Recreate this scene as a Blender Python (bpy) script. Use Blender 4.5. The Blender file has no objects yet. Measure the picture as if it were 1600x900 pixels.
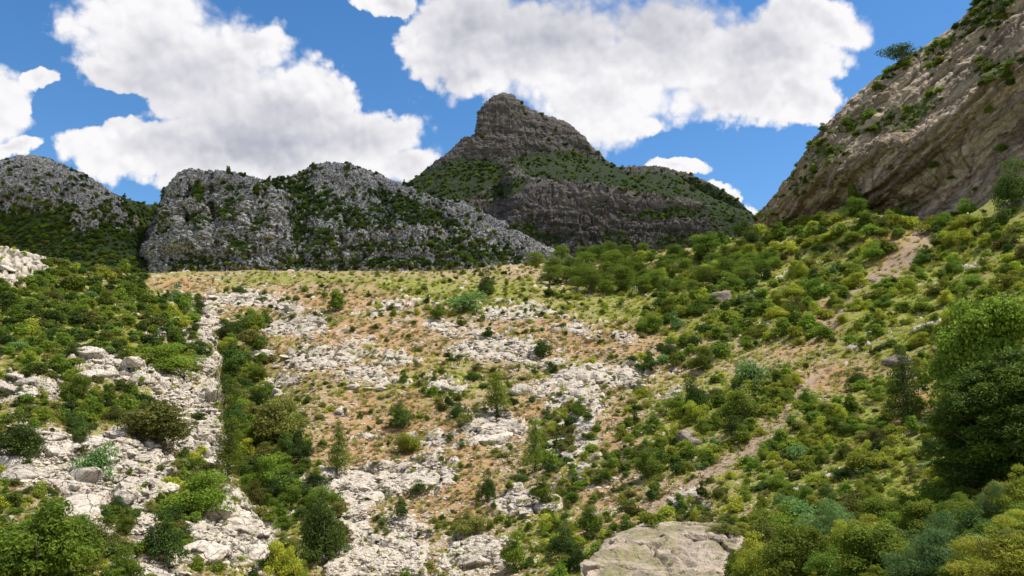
import bpy, math, random, time
import numpy as np
from mathutils import Vector, Matrix
from mathutils.bvhtree import BVHTree
T0 = time.time()
random.seed(7)
rng = np.random.default_rng(7)
sc = bpy.context.scene
col = sc.collection

# ------------------------------------------------------------------ camera
FPX = 1209.0                       # focal length in photo pixels (1600 wide)
PITCH = math.radians(9.0)
cam = bpy.data.cameras.new('camera'); cam_o = bpy.data.objects.new('camera', cam); col.objects.link(cam_o)
cam.sensor_width = 36; cam.lens = 36 * FPX / 1600
cam.clip_start = 0.3; cam.clip_end = 30000
cam_o.location = (0, 0, 0); cam_o.rotation_euler = (math.radians(90) + PITCH, 0, 0)
sc.camera = cam_o
CP, SP = math.cos(PITCH), math.sin(PITCH)

# ------------------------------------------------------------------ sun and sky
SUN_DIR = Vector((0.42, 0.02, 0.91)).normalized()     # towards the sun: high and to the right
sun = bpy.data.lights.new('sun', 'SUN'); sun.energy = 4.6; sun.angle = math.radians(0.5); sun.color = (1.0, 0.95, 0.86)
sun_o = bpy.data.objects.new('sun', sun); col.objects.link(sun_o)
sun_o.rotation_euler = SUN_DIR.to_track_quat('Z', 'Y').to_euler()
sc.view_settings.view_transform = 'Standard'; sc.view_settings.look = 'None'
sc.view_settings.exposure = 0.5; sc.view_settings.gamma = 1

class NT:
    """tiny helper for node trees"""
    def __init__(s, tree):
        s.t = tree; s.n = tree.nodes; s.l = tree.links; s.n.clear()
    def put(s, sock, v):
        if v is None: return
        if isinstance(v, bpy.types.NodeSocket): s.l.new(v, sock)
        elif isinstance(v, (tuple, list)) and sock.type == 'RGBA' and len(v) == 3: sock.default_value = (*v, 1)
        else: sock.default_value = v
    def m(s, op, a, b=None, c=None, clamp=False):
        n = s.n.new('ShaderNodeMath'); n.operation = op; n.use_clamp = clamp
        for k, v in enumerate((a, b, c)): s.put(n.inputs[k], v)
        return n.outputs[0]
    def vm(s, op, a, b=None, out=0, scale=None):
        n = s.n.new('ShaderNodeVectorMath'); n.operation = op
        s.put(n.inputs[0], a); s.put(n.inputs[1], b)
        if scale is not None: s.put(n.inputs['Scale'], scale)
        return n.outputs[out]
    def ss(s, x, lo, hi, a=0.0, b=1.0):
        n = s.n.new('ShaderNodeMapRange'); n.interpolation_type = 'SMOOTHSTEP'
        for k, v in zip(('Value', 'From Min', 'From Max', 'To Min', 'To Max'), (x, lo, hi, a, b)): s.put(n.inputs[k], v)
        return n.outputs[0]
    def mix(s, f, a, b, kind='RGBA', blend='MIX'):
        n = s.n.new('ShaderNodeMix'); n.data_type = kind; n.blend_type = blend
        ins = [i for i in n.inputs if i.enabled]
        s.put(ins[0], f); s.put(ins[1], a); s.put(ins[2], b)
        return [o for o in n.outputs if o.enabled][0]
    def noise(s, vec, scale, detail=4, rough=0.55, dist=0.0, out=0):
        n = s.n.new('ShaderNodeTexNoise')
        s.put(n.inputs['Vector'], vec); s.put(n.inputs['Scale'], scale); s.put(n.inputs['Detail'], detail)
        s.put(n.inputs['Roughness'], rough); s.put(n.inputs['Distortion'], dist)
        return n.outputs[out]
    def vor(s, vec, scale, feature='F1', out='Distance', rnd=1.0):
        n = s.n.new('ShaderNodeTexVoronoi'); n.feature = feature
        s.put(n.inputs['Vector'], vec); s.put(n.inputs['Scale'], scale); s.put(n.inputs['Randomness'], rnd)
        return n.outputs[out]
    def pos(s): return s.n.new('ShaderNodeNewGeometry').outputs['Position']
    def nor(s): return s.n.new('ShaderNodeNewGeometry').outputs['Normal']
    def attr(s, name, out='Color'):
        n = s.n.new('ShaderNodeAttribute'); n.attribute_name = name; return n.outputs[out]
    def sep(s, v):
        n = s.n.new('ShaderNodeSeparateXYZ'); s.put(n.inputs[0], v); return n.outputs
    def bump(s, h, strength=0.5, dist=0.1):
        n = s.n.new('ShaderNodeBump'); s.put(n.inputs['Strength'], strength); s.put(n.inputs['Distance'], dist); s.put(n.inputs['Height'], h)
        return n.outputs[0]

def pdir(u, v):
    x = (u - 800) / FPX; y = (450 - v) / FPX
    return Vector((x, CP - y * SP, SP + y * CP)).normalized()

# clouds as seen from the valley: (u, v, half width, half height, tilt, weight)
CLOUDS = [(235,50,120,95,0,1),(160,82,52,26,-12,1),(330,110,140,85,0,1),(455,165,120,75,25,1),(560,225,105,62,30,1),
          (240,218,120,42,0,1),(400,235,220,60,0,1),(628,262,60,32,28,1),(52,104,26,15,10,.9),(390,60,45,22,10,.8),(-35,165,82,72,30,1),(15,234,62,16,12,.95),
          (730,45,105,90,0,1),(850,85,150,100,0,1),(935,160,110,66,10,1),(1040,80,160,100,0,1),(1180,105,125,90,0,1),
          (1240,158,75,42,8,1),(1275,28,75,34,-8,1),(1130,150,120,50,0,1),(600,0,48,20,0,.9),(760,125,75,45,15,1),
          (1066,266,50,15,4,.9),(1128,290,22,12,0,.9),(1158,300,20,14,0,.9),(1185,320,24,9,0,.9),(265,235,60,22,0,.6),(1100,175,40,22,0,.8),(1010,195,40,16,0,.8)]
HOLES = [(150,150,48,16,0,.6)]
world = bpy.data.worlds.new('World'); sc.world = world; world.use_nodes = True
w = NT(world.node_tree)
tc = w.n.new('ShaderNodeTexCoord').outputs['Generated']
sky = w.n.new('ShaderNodeTexSky'); sky.sky_type = 'NISHITA'; sky.sun_disc = False
sky.sun_elevation = math.asin(SUN_DIR.z); sky.sun_rotation = math.atan2(SUN_DIR.x, SUN_DIR.y)
sky.altitude = 600; sky.air_density = 1.0; sky.dust_density = 0.3; sky.ozone_density = 3.0
warp = w.vm('SUBTRACT', w.noise(tc, 7, 6, .6, out=1), (.5, .5, .5))
dw = w.vm('ADD', tc, w.vm('SCALE', warp, scale=.10))
def blob_field(lst):
    acc = None
    for (u, v, ra, rb, rot, wt) in lst:
        c = pdir(u, v); rx = Vector((1, 0, 0)); rx = (rx - c * rx.dot(c)).normalized(); ry = c.cross(rx)
        t = math.radians(-rot); ex = rx * math.cos(t) + ry * math.sin(t) ; ey = -rx * math.sin(t) + ry * math.cos(t)
        k = math.cos(math.atan(math.hypot(u - 800, v - 450) / FPX))
        ra *= k; rb *= k
        a = w.vm('DOT_PRODUCT', dw, tuple(ex * FPX / ra), out=1); a = w.m('SUBTRACT', a, c.dot(ex) * FPX / ra)
        b = w.vm('DOT_PRODUCT', dw, tuple(ey * FPX / rb), out=1); b = w.m('SUBTRACT', b, c.dot(ey) * FPX / rb)
        f = w.m('MULTIPLY', w.m('SUBTRACT', 1.0, w.m('SQRT', w.m('ADD', w.m('MULTIPLY', a, a), w.m('MULTIPLY', b, b)))), wt)
        acc = f if acc is None else w.m('SMOOTH_MAX', acc, f, .25)
    return acc
fld = w.m('SUBTRACT', blob_field(CLOUDS), w.ss(blob_field(HOLES), -.75, .75, 0, 1.1))
GREYS = [(830,35,190,75,0,1),(1010,15,150,50,0,1),(420,215,150,60,0,.9),(230,120,90,50,0,.7),(700,100,60,60,0,.7),(1180,60,60,40,0,.6)]
grey = w.ss(blob_field(GREYS), -.7, .8)
fwd = w.vm('DOT_PRODUCT', tc, (0, CP, SP), out=1)
rest = w.m('MULTIPLY', w.m('SUBTRACT', w.noise(tc, 2.6, 3, .5), .50), 3.0)        # the sky goes on in the same mood all round
fld = w.mix(w.ss(fwd, .70, .79), rest, fld, 'FLOAT')
def billow(p):
    q = w.vm('ADD', p, w.vm('SCALE', w.vm('SUBTRACT', w.noise(p, 30, 4, .6, out=1), (.5, .5, .5)), scale=.022))
    a = w.m('SUBTRACT', .5, w.vor(q, 15, 'SMOOTH_F1')); b = w.m('SUBTRACT', .5, w.vor(q, 36)); c = w.m('SUBTRACT', .5, w.vor(q, 80))
    return w.m('ADD', w.m('ADD', w.m('MULTIPLY', a, .42), w.m('MULTIPLY', b, .26)), w.m('MULTIPLY', c, .17))
n1 = w.noise(tc, 13, 9, .58); b1 = billow(tc); b2 = billow(w.vm('ADD', tc, tuple(SUN_DIR * .010)))
dens = w.m('ADD', w.m('ADD', fld, b1), w.m('MULTIPLY', w.m('SUBTRACT', n1, .5), .8))
alpha = w.ss(dens, -0.06, w.m('ADD', .12, w.m('MULTIPLY', w.ss(w.noise(tc, 5, 2, .5), .4, .65), .30)))

relief = w.m('MULTIPLY', w.m('SUBTRACT', b1, b2), .85)
thick = w.ss(w.m('ADD', fld, w.m('MULTIPLY', w.m('SUBTRACT', w.noise(tc, 6, 4, .5), .5), 1.3)), .28, .95)
val = w.m('ADD', w.m('SUBTRACT', .98, w.m('MULTIPLY', w.m('ADD', w.m('MULTIPLY', thick, .55), w.m('MULTIPLY', grey, .95)), .55)), relief, clamp=True)
ccol = w.mix(val, (.42, .44, .53), (1.0, .985, 1.0))
bg1 = w.n.new('ShaderNodeBackground'); bg2 = w.n.new('ShaderNodeBackground')
hs = w.n.new('ShaderNodeHueSaturation'); w.put(hs.inputs['Color'], sky.outputs[0]); hs.inputs['Saturation'].default_value = 1.25; hs.inputs['Value'].default_value = 1.35
w.put(bg1.inputs[0], hs.outputs[0]); bg1.inputs[1].default_value = .085
w.put(bg2.inputs[0], ccol); bg2.inputs[1].default_value = .69
mx = w.n.new('ShaderNodeMixShader'); w.put(mx.inputs[0], alpha); w.put(mx.inputs[1], bg1.outputs[0]); w.put(mx.inputs[2], bg2.outputs[0])
wo = w.n.new('ShaderNodeOutputWorld'); w.l.new(mx.outputs[0], wo.inputs[0])

# ------------------------------------------------------------------ numpy noise
def _h(ix, iy, iz, s=0):
    h = (ix.astype(np.int64) * 374761393 + iy.astype(np.int64) * 668265263 + iz.astype(np.int64) * 2147483647 + s * 974711) & 0xffffffff
    h = ((h ^ (h >> 13)) * 1274126177) & 0xffffffff
    h = ((h ^ (h >> 16)) * 2246822519) & 0xffffffff
    return ((h ^ (h >> 15)) & 0xffffff) / float(0xffffff)
def vn(P, s=0):
    i = np.floor(P).astype(np.int64); f = P - i; f = f * f * f * (f * (f * 6 - 15) + 10)
    r = 0
    for dx in (0, 1):
        wx = f[:, 0] if dx else 1 - f[:, 0]
        for dy in (0, 1):
            wy = f[:, 1] if dy else 1 - f[:, 1]
            for dz in (0, 1):
                wz = f[:, 2] if dz else 1 - f[:, 2]
                r = r + wx * wy * wz * _h(i[:, 0] + dx, i[:, 1] + dy, i[:, 2] + dz, s)
    return r * 2 - 1
def fbm(P, o=4, s=0, g=.5, ridge=False):
    r = 0; a = 1; t = 0
    for k in range(o):
        n = vn(P * (2.03 ** k) + k * 17.3, s + k)
        if ridge: n = 1 - 2 * np.abs(n)
        r = r + a * n; t += a; a *= g
    return r / t
def worley(P, s=0):
    i = np.floor(P).astype(np.int64)
    f1 = np.full(len(P), 9.0); f2 = f1.copy(); cid = np.zeros(len(P))
    for dx in (-1, 0, 1):
        for dy in (-1, 0, 1):
            for dz in (-1, 0, 1):
                c0, c1, c2 = i[:, 0] + dx, i[:, 1] + dy, i[:, 2] + dz
                d = (c0 + _h(c0, c1, c2, s + 1) - P[:, 0]) ** 2 + (c1 + _h(c0, c1, c2, s + 2) - P[:, 1]) ** 2 + (c2 + _h(c0, c1, c2, s + 3) - P[:, 2]) ** 2
                m = d < f1
                f2 = np.where(m, f1, np.minimum(f2, d)); cid = np.where(m, _h(c0, c1, c2, s + 4), cid); f1 = np.where(m, d, f1)
    return np.sqrt(f1), np.sqrt(f2), cid
def sstep(x, a, b):
    t = np.clip((x - a) / (b - a), 0, 1); return t * t * (3 - 2 * t)

# ------------------------------------------------------------------ camera <-> world
def world_pt(u, v, D):
    x = (u - 800) / FPX; y = (450 - v) / FPX
    dy = CP - y * SP; k = D / dy
    return np.stack([x * k, dy * k, (SP + y * CP) * k], -1)
def to_px(P):
    P = np.asarray(P, float)
    f = P[..., 1] * CP + P[..., 2] * SP; y = -P[..., 1] * SP + P[..., 2] * CP
    return 800 + FPX * P[..., 0] / f, 450 - FPX * y / f

def tag(o, label=None, cat=None, group=None, kind=None):
    if label: o['label'] = label
    if cat: o['category'] = cat
    if group: o['group'] = group
    if kind: o['kind'] = kind
    return o
def link(name, me, mat=None, parent=None):
    o = bpy.data.objects.new(name, me); col.objects.link(o)
    if mat is not None and me is not None and not me.materials: me.materials.append(mat)
    if parent is not None: o.parent = parent
    return o
def mesh_np(name, V, F, smooth=True, attrs=None):
    me = bpy.data.meshes.new(name); V = np.ascontiguousarray(V, np.float32); F = np.ascontiguousarray(F, np.int32)
    n, k = F.shape
    me.vertices.add(len(V)); me.vertices.foreach_set('co', V.ravel())
    me.loops.add(n * k); me.loops.foreach_set('vertex_index', F.ravel())
    me.polygons.add(n); me.polygons.foreach_set('loop_start', np.arange(n, dtype=np.int32) * k)
    me.update(calc_edges=True)
    me.polygons.foreach_set('use_smooth', np.full(n, smooth))
    for nm, A in (attrs or {}).items():
        a = me.color_attributes.new(nm, 'FLOAT_COLOR', 'POINT')
        B = np.ones((len(V), 4), np.float32); B[:, :A.shape[1]] = A; a.data.foreach_set('color', B.ravel())
    return me

# ------------------------------------------------------------------ lofted terrain sheets
def pchip(xk, Y, x):
    """monotone cubic along axis 0"""
    h = np.diff(xk)[:, None]; d = np.diff(Y, axis=0) / h
    m = np.zeros_like(Y); m[0] = d[0]; m[-1] = d[-1]
    a, b = d[:-1], d[1:]; m[1:-1] = np.where(a * b > 0, 2 * a * b / (a + b + 1e-12 * np.sign(a + b + 1e-30)), 0)
    i = np.clip(np.searchsorted(xk, x, side='right') - 1, 0, len(xk) - 2)
    t = ((x - xk[i]) / (xk[i + 1] - xk[i]))[:, None]; hh = (xk[i + 1] - xk[i])[:, None]
    return ((2*t**3 - 3*t**2 + 1) * Y[i] + (t**3 - 2*t**2 + t) * hh * m[i] + (-2*t**3 + 3*t**2) * Y[i+1] + (t**3 - t**2) * hh * m[i+1])
def loft(net, nr, nc, rw, cw=None):
    """net[r][c] = (u, v, depth); rw / cw = sampling weight of every interval"""
    A = np.array(net, float); A[..., 2] = np.log(A[..., 2])
    R, C = A.shape[:2]
    xr = np.concatenate([[0], np.cumsum(rw)]); xc = np.concatenate([[0], np.cumsum(cw if cw else np.maximum(8, np.abs(np.diff(A[R // 2, :, 0]))))])
    B = pchip(xr.astype(float), A.reshape(R, -1), np.linspace(0, xr[-1], nr)).reshape(nr, C, 3).transpose(1, 0, 2).reshape(C, -1)
    G = pchip(xc.astype(float), B, np.linspace(0, xc[-1], nc)).reshape(nc, nr, 3).transpose(1, 0, 2)
    return world_pt(G[..., 0], G[..., 1], np.exp(G[..., 2]))
def normals(G):
    a = np.gradient(G, axis=1); b = np.gradient(G, axis=0); n = np.cross(a, b)
    n /= np.linalg.norm(n, axis=-1, keepdims=True) + 1e-9
    return n
def grid_faces(nr, nc):
    i = np.arange(nr * nc).reshape(nr, nc)
    return np.stack([i[:-1, :-1], i[:-1, 1:], i[1:, 1:], i[1:, :-1]], -1).reshape(-1, 4)
BVH = []
def add_bvh(G, name, step=3):
    g = G[::step, ::step]; f = grid_faces(*g.shape[:2])
    BVH.append((name, BVHTree.FromPolygons([tuple(p) for p in g.reshape(-1, 3)], f.tolist())))
def cast(u, v, only=None):
    d = pdir(u, v); best = None
    for nm, b in BVH:
        if only and nm not in only: continue
        h = b.ray_cast(Vector((0, 0, 0)), d)
        if h[0] is not None and (best is None or h[3] < best[1][3]): best = (nm, h)
    return (best[0], best[1][0], best[1][1]) if best else None

def ell(lst, u, v, soft=.35):
    r = np.zeros_like(u)
    for e in lst:
        cu, cv, a, b = e[:4]; rot = math.radians(e[4]) if len(e) > 4 else 0
        x = (u - cu) * math.cos(rot) + (v - cv) * math.sin(rot); y = -(u - cu) * math.sin(rot) + (v - cv) * math.cos(rot)
        r = np.maximum(r, 1 - sstep(np.sqrt((x / a) ** 2 + (y / b) ** 2), 1 - soft, 1 + soft))
    return r
ROCKS = [(170,575,58,22,10),(265,612,62,32,20),(90,735,85,32,0),(190,690,75,24,0),(205,740,60,55,0),(130,775,42,32),(290,682,50,22,5),(365,835,66,48,10),(240,885,60,26),
         (45,605,55,18),(322,640,12,90,-4),(325,500,18,42,8),(322,575,11,20),(22,415,45,30),(60,402,20,10),(190,480,20,6),(250,525,20,6),(150,830,30,14),(225,830,25,30),(60,700,60,30),
         (800,490,60,14),(905,512,36,10,15),(790,548,85,22,5),(930,588,75,22,-5),(980,530,22,9),(905,640,40,42),(775,672,52,27),(880,700,40,34),(815,785,45,22),
         (745,865,75,40),(560,870,70,38),(640,830,40,28),(405,552,20,12),(440,602,32,12),(540,770,55,35),(650,745,60,28),(690,510,22,10),(500,565,70,18),(575,590,45,18),
         (460,512,55,16),(400,468,60,12),(330,470,25,14),(620,870,50,30),(545,820,40,25),(450,480,30,10),(850,610,20,14),(700,600,25,10),(1050,620,12,20,20),(1060,785,30,10),
         (1160,425,20,10),(930,745,25,16),(420,474,40,8),(560,532,26,8),(625,560,26,9),(700,604,36,12),(665,695,36,12),(560,742,56,16),(610,478,40,7),(720,520,40,8),(860,560,30,10)]
ORANGE = [(540,540,170,60),(600,690,120,70),(900,530,140,26),(800,660,60,30),(480,470,130,22),(700,760,90,50),(292,448,70,15,6),(950,530,110,18,5),(560,650,40,45),(600,705,70,35),(828,650,34,18),(700,700,45,30),(500,515,120,16),(1000,802,80,14,-15),(650,520,80,20),(740,790,40,30),
          (560,475,70,9),(1100,482,26,9),(370,480,30,12),(760,520,50,10),(1250,540,40,12),(1290,590,60,24),(640,640,40,30),(960,680,30,45,20),(930,760,30,45,25),(1395,385,30,45,40),(1430,640,40,25),(1050,560,40,22),(1290,505,26,26,30)]
GREEN = [(660,448,130,16),(450,437,150,6),(770,458,110,28),(1010,470,190,46),(1180,440,200,90,-10),(1400,470,260,130),(1400,730,260,150),(1580,400,220,260),(120,490,230,120),(400,700,75,230),(1120,640,110,70),
         (1250,760,140,60),(1070,700,60,40),(1500,850,320,90),(690,590,90,34),(640,620,60,50),(470,800,70,90),(860,830,60,60),(60,870,120,60),(200,640,80,30),(290,780,60,60),(1330,360,110,40),(560,612,50,14),(480,545,40,10),(730,745,60,18),(560,500,60,12),(640,560,80,14),(860,560,60,12),(900,690,50,60)]
PATHS = [[(1292,580,10),(1262,604,9),(1238,632,8),(1214,668,9),(1165,706,12),(1122,730,13),(1088,750,7),(1046,776,9),(1000,800,9)],
         [(1430,346,10),(1442,372,15),(1414,398,16),(1385,425,18),(1352,446,12),(1318,478,8),(1296,508,10)]]
def pathmask(u, v):
    r = np.zeros_like(u)
    for pl in PATHS:
        for (a, b) in zip(pl[:-1], pl[1:]):
            ax, ay, aw = a; bx, by, bw = b
            t = np.clip(((u - ax) * (bx - ax) + (v - ay) * (by - ay)) / ((bx - ax) ** 2 + (by - ay) ** 2), 0, 1)
            d = np.hypot(u - ax - t * (bx - ax), (v - ay - t * (by - ay))) / (aw + t * (bw - aw))
            r = np.maximum(r, 1 - sstep(d, .6, 1.3))
    return r
def zones(P, du=14, dv=8):
    u, v = to_px(P); D = P[:, 1]
    q = P / (D[:, None] * .05 + 1)          # warps edges by roughly constant apparent amounts
    ju = u + fbm(P / 5.0, 5, 11, .6) * du * 2.2; jv = v + fbm(P / 5.0, 5, 12, .6) * dv * 2.2
    rock = ell(ROCKS, ju, jv, .5); orange = ell(ORANGE, ju, jv, .8); green = ell(GREEN, ju, jv, .8)
    pm = pathmask(u + fbm(P / 2.5, 4, 13, .65) * 14, v + fbm(P / 2.5, 4, 14, .65) * 8)
    return rock, orange, green, pm

# --- middle and right hillside (one continuous ground)
GN = []
gc = {-250: [(1250,28),(900,65),(750,100),(600,150),(500,200),(436,260),(428,350),(445,620)],
      200: [(1250,28),(900,65),(750,100),(600,150),(500,200),(436,258),(428,350),(445,620)],
      330: [(1250,27),(900,60),(750,92),(600,142),(500,192),(436,252),(429,350),(445,620)],
      420: [(1250,25),(900,54),(750,86),(600,136),(500,188),(434,252),(429,350),(445,620)],
      500: [(1250,25),(900,52),(750,78),(600,124),(500,176),(432,250),(426,350),(445,620)],
      650: [(1250,23),(900,53),(750,78),(600,122),(500,172),(432,248),(424,350),(445,620)],
      800: [(1250,22),(900,50),(750,75),(600,118),(500,166),(440,228),(415,340),(435,620)],
      1000: [(1250,17),(900,42),(750,64),(600,104),(500,152),(448,200),(400,320),(430,600)],
      1200: [(1250,12),(900,30),(750,52),(600,88),(500,130),(430,180),(362,280),(390,460)],
      1330: [(1250,9),(900,24),(750,43),(600,76),(500,112),(420,152),(333,205),(352,300)],
      1450: [(1250,8),(900,20),(750,36),(600,64),(500,96),(420,132),(352,178),(365,280)],
      1600: [(1250,7),(900,16),(750,29),(600,50),(500,76),(400,112),(290,158),(300,260)],
      1900: [(1250,6),(900,14),(750,25),(600,44),(500,66),(380,98),(220,146),(230,250)]}
net = [[(u, *gc[u][r]) for u in sorted(gc)] for r in range(8)]
G1 = loft(net, 620, 900, [60, 150, 150, 110, 75, 65, 15, 12])if False else loft(net, 620, 900, [60, 150, 150, 110, 75, 65, 15])
P = G1.reshape(-1, 3); D = P[:, 1]
rock, orange, green, pm = zones(P)
near = np.clip(D / 90, .16, 1)
dz = fbm(P / 26, 3, 7) * 2.2 * np.clip(D / 110, .1, 1) + fbm(P / 9, 3, 1) * .8 * near + fbm(P / 3.2, 3, 2) * .34 * near
wq = P / 3.3 + .4 * np.stack([fbm(P / 2.6 + k * 7, 3, 3) for k in range(3)], -1)
wf1, wf2, wid = worley(wq * [1, .8, 1.3], 5)
wg1, wg2, wid2 = worley(P * [1, 1, 1.6] / .75, 6)
rk = sstep(rock * 1.0 + fbm(P * [1, .6, 1] / 4.5, 5, 9, .6) * 1.25, .40, .60) * (1 - pm)
crack = sstep(wf2 - wf1, 0, .22)
dz += rk * near * (.10 + wid * .7 * crack + .25 * np.sqrt(sstep(wf2 - wf1, 0, .5)) - .3 * (1 - crack) + .10 * wid2 * sstep(wg2 - wg1, 0, .2) + .14 * fbm(P / 1.2, 4, 19, .6, True))
# pebbly, tufted surface elsewhere
tuft = (1 - rk) * (1 - pm) * near
dz += tuft * (.22 * sstep(wid2, .55, .9) * (1 - wg1) + .20 * np.abs(fbm(P / .8, 2, 21)))
dz -= pm * .35 * near
P = P.copy(); P[:, 2] += dz
G1d = P.reshape(G1.shape)
ZA = np.stack([rock, green, orange], -1)
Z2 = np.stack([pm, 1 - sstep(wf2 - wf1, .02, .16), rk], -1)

# --- left hillside in front of the gully
LR = [  # columns -250, 0, 120, 220, inside the edge, edge, curl, foot of the drop
 [(-250,1250,14),(0,1250,14),(120,1250,16),(220,1250,18),(450,1250,22),(500,1250,23),(512,1262,25),(508,1300,30)],
 [(-250,900,28),(0,900,28),(120,900,30),(220,900,33),(395,900,40),(432,905,42),(442,918,46),(438,985,52)],
 [(-250,780,38),(0,780,38),(120,782,42),(220,785,46),(345,783,52),(383,790,54),(391,802,59),(387,862,66)],
 [(-250,700,48),(0,700,48),(120,702,52),(220,704,58),(296,704,64),(332,706,66),(339,718,72),(336,775,81)],
 [(-250,600,62),(0,610,62),(120,606,68),(220,604,75),(288,602,84),(325,604,87),(332,613,93),(329,660,104)],
 [(-250,500,82),(0,530,82),(120,528,90),(220,524,100),(278,522,108),(312,524,112),(319,532,118),(316,570,130)],
 [(-250,420,105),(0,465,108),(120,470,118),(220,472,130),(272,482,138),(304,486,142),(310,492,150),(308,520,163)],
 [(-250,345,140),(0,386,145),(90,410,152),(180,436,160),(258,458,166),(296,468,170),(301,474,180),(300,494,194)],
 [(-250,385,220),(0,420,220),(90,440,215),(180,455,210),(262,465,205),(298,470,200),(302,476,208),(300,495,214)]]
G2 = loft(LR, 420, 560, [60, 130, 90, 95, 80, 55, 40, 12], [60, 110, 90, 90, 45, 14, 14])
P2 = G2.reshape(-1, 3); D = P2[:, 1]
rock2, orange2, green2, _ = zones(P2, 18, 10)
near = np.clip(D / 80, .3, 1) * (1 - .55 * sstep(D, 110, 150))
edge = np.zeros(G2.shape[:2]); edge[:, 445:] = 1; edge = edge.ravel()
wq = P2 / 2.0 + .35 * np.stack([fbm(P2 / 2.2 + k * 7, 2, 33) for k in range(3)], -1)
wf1, wf2, wid = worley(wq * [1, 1, 1.3], 35)
wg1, wg2, wid2b = worley(P2 * [1, 1, 1.6] / .8, 36)
rk2 = np.maximum(sstep(rock2 + fbm(P2 / 4, 5, 39, .6) * .7, .32, .6), edge * .7 * sstep(fbm(P2 / 5, 2, 77), -.4, .1))
crack = sstep(wf2 - wf1, 0, .2)
dz = fbm(P2 / 12, 3, 31) * 1.0 * near + fbm(P2 / 3, 3, 32) * .35 * near
dz += rk2 * near * (-.2 + wid * .8 + .75 * np.sqrt(sstep(wf2 - wf1, 0, .55)) - .35 * (1 - crack) + .2 * wid2b * sstep(wg2 - wg1, 0, .2))
dz += (1 - rk2) * near * .25 * np.abs(fbm(P2 / .8, 2, 41))
P2 = P2.copy(); P2[:, 2] += dz
ramp = np.tile(sstep(np.arange(G2.shape[1]) / G2.shape[1], .70, .80), G2.shape[0])
P2[:, 0] += ramp * (fbm(P2 / 8, 4, 45, .6) * 3.4 * np.clip(D / 90, .5, 1.2))
G2d = P2.reshape(G2.shape)

# --- far hills
def crag(G, seed, amp, scale, strata=None, sa=0., warp=1.0, side=None, top=None, big=1.7):
    """pushes the surface along its normal: fissured, blocky rock"""
    Pn = G.reshape(-1, 3); N = normals(G).reshape(-1, 3)
    N *= np.where((N * Pn).sum(1) > 0, -1, 1)[:, None]
    Q = Pn / scale + warp * np.stack([fbm(Pn / scale * .6 + k * 9, 2, seed + k) for k in range(3)], -1)
    f1, f2, cid = worley(Q * [1, 1, .7], seed)
    g1, g2, cid2 = worley(Q * [1, 1, .8] * 2.9, seed + 50)
    h = (cid * .7 - .35) + .5 * sstep(f2 - f1, 0, .3) + .26 * cid2 + .3 * sstep(g2 - g1, 0, .25) + big * fbm(Pn / scale * .22, 4, seed + 3) + .5 * fbm(Pn / scale * [1.6, 1.6, .5], 3, seed + 4, .55, True)
    if strata is not None:
        s = Pn @ np.asarray(strata) + 1.2 * fbm(Pn / 18, 3, seed + 60) * sa
        b = .6 * vn(np.stack([s * .32, s * 0, s * 0], -1), seed + 61) + .4 * vn(np.stack([s * 1.0, s * 0 + 5, s * 0], -1), seed + 62)
        h = h + b * sa
    if side is not None: h = h * side.reshape(-1)
    if top is not None:                                  # relief dies out towards the skyline row so that it keeps its height
        r_ = np.arange(G.shape[0]) / G.shape[0]; t_ = 1 - .45 * sstep(r_, top - .25, top); h = (h.reshape(G.shape[:2]) * t_[:, None]).reshape(-1)
    return (Pn + N * (h * amp)[:, None]).reshape(G.shape), h, f2 - f1, N

# left knoll and the scrubby saddle behind the near hill
SIL3 = [(-260,300),(-120,268),(0,254),(60,250),(110,263),(150,288),(200,312),(232,320),(262,318),(330,330)]
TOPD = [430,420,410,405,405,412,440,520,560,560]
net = []
net.append([(u, 448, 330) for u, _ in SIL3])
net.append([(u, 428, 350) for u, _ in SIL3])
net.append([(u, 428 - .45 * (428 - s), 352 + .35 * (d - 350)) for (u, s), d in zip(SIL3, TOPD)])
net.append([(u, 428 - .78 * (428 - s), 352 + .62 * (d - 350)) for (u, s), d in zip(SIL3, TOPD)])
net.append([(u, s, d) for (u, s), d in zip(SIL3, TOPD)])
net.append([(u, s + 30, d + 120) for (u, s), d in zip(SIL3, TOPD)])
G3 = loft(net, 230, 420, [8, 75, 55, 35, 12])
u3, v3 = to_px(G3.reshape(-1, 3))
rk3 = ell([(60,290,75,38,5),(140,300,40,32,35),(135,345,22,22),(190,345,26,16,15),(0,295,60,38),(40,270,60,24),(170,325,30,22,30),(-100,300,80,40)], u3, v3, .3)
G3d, h3, c3, N3 = crag(G3, 100, 3.2, 6.5, side=(.15 + .85 * rk3), top=.90)

# main karst ridge
SIL4 = [(238,375,500),(243,348,455),(252,318,425),(268,286,402),(292,268,392),(350,268,392),(420,282,398),(455,276,412),(490,261,425),(545,263,430),(600,280,432),(648,292,430),(700,310,425),
        (760,336,415),(805,362,400),(850,384,385),(890,405,372),(930,425,362)]
BAS4 = [432]*18
net = []
net.append([(u, 520, 334 if u > 250 else d - 44) for (u, s, d) in SIL4])
net.append([(u, 436, 350 if u > 250 else d - 30) for (u, s, d) in SIL4])
for t, k in ((.3, .12), (.6, .36), (.85, .72)):
    net.append([(u, 430 - t * (430 - s), 352 + k * (d - 352) if u > 250 else d - 20 + 20*t) for (u, s, d) in SIL4])
net.append([(u, s, d) for (u, s, d) in SIL4])
net.append([(u + 4, s + 25, d + 90) for (u, s, d) in SIL4])
G4 = loft(net, 330, 1000, [8, 55, 50, 40, 30, 12], [22,34,30,30,60,70,35,35,55,55,48,52,60,45,45,40,40])
u4, v4 = to_px(G4.reshape(-1, 3))
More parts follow.
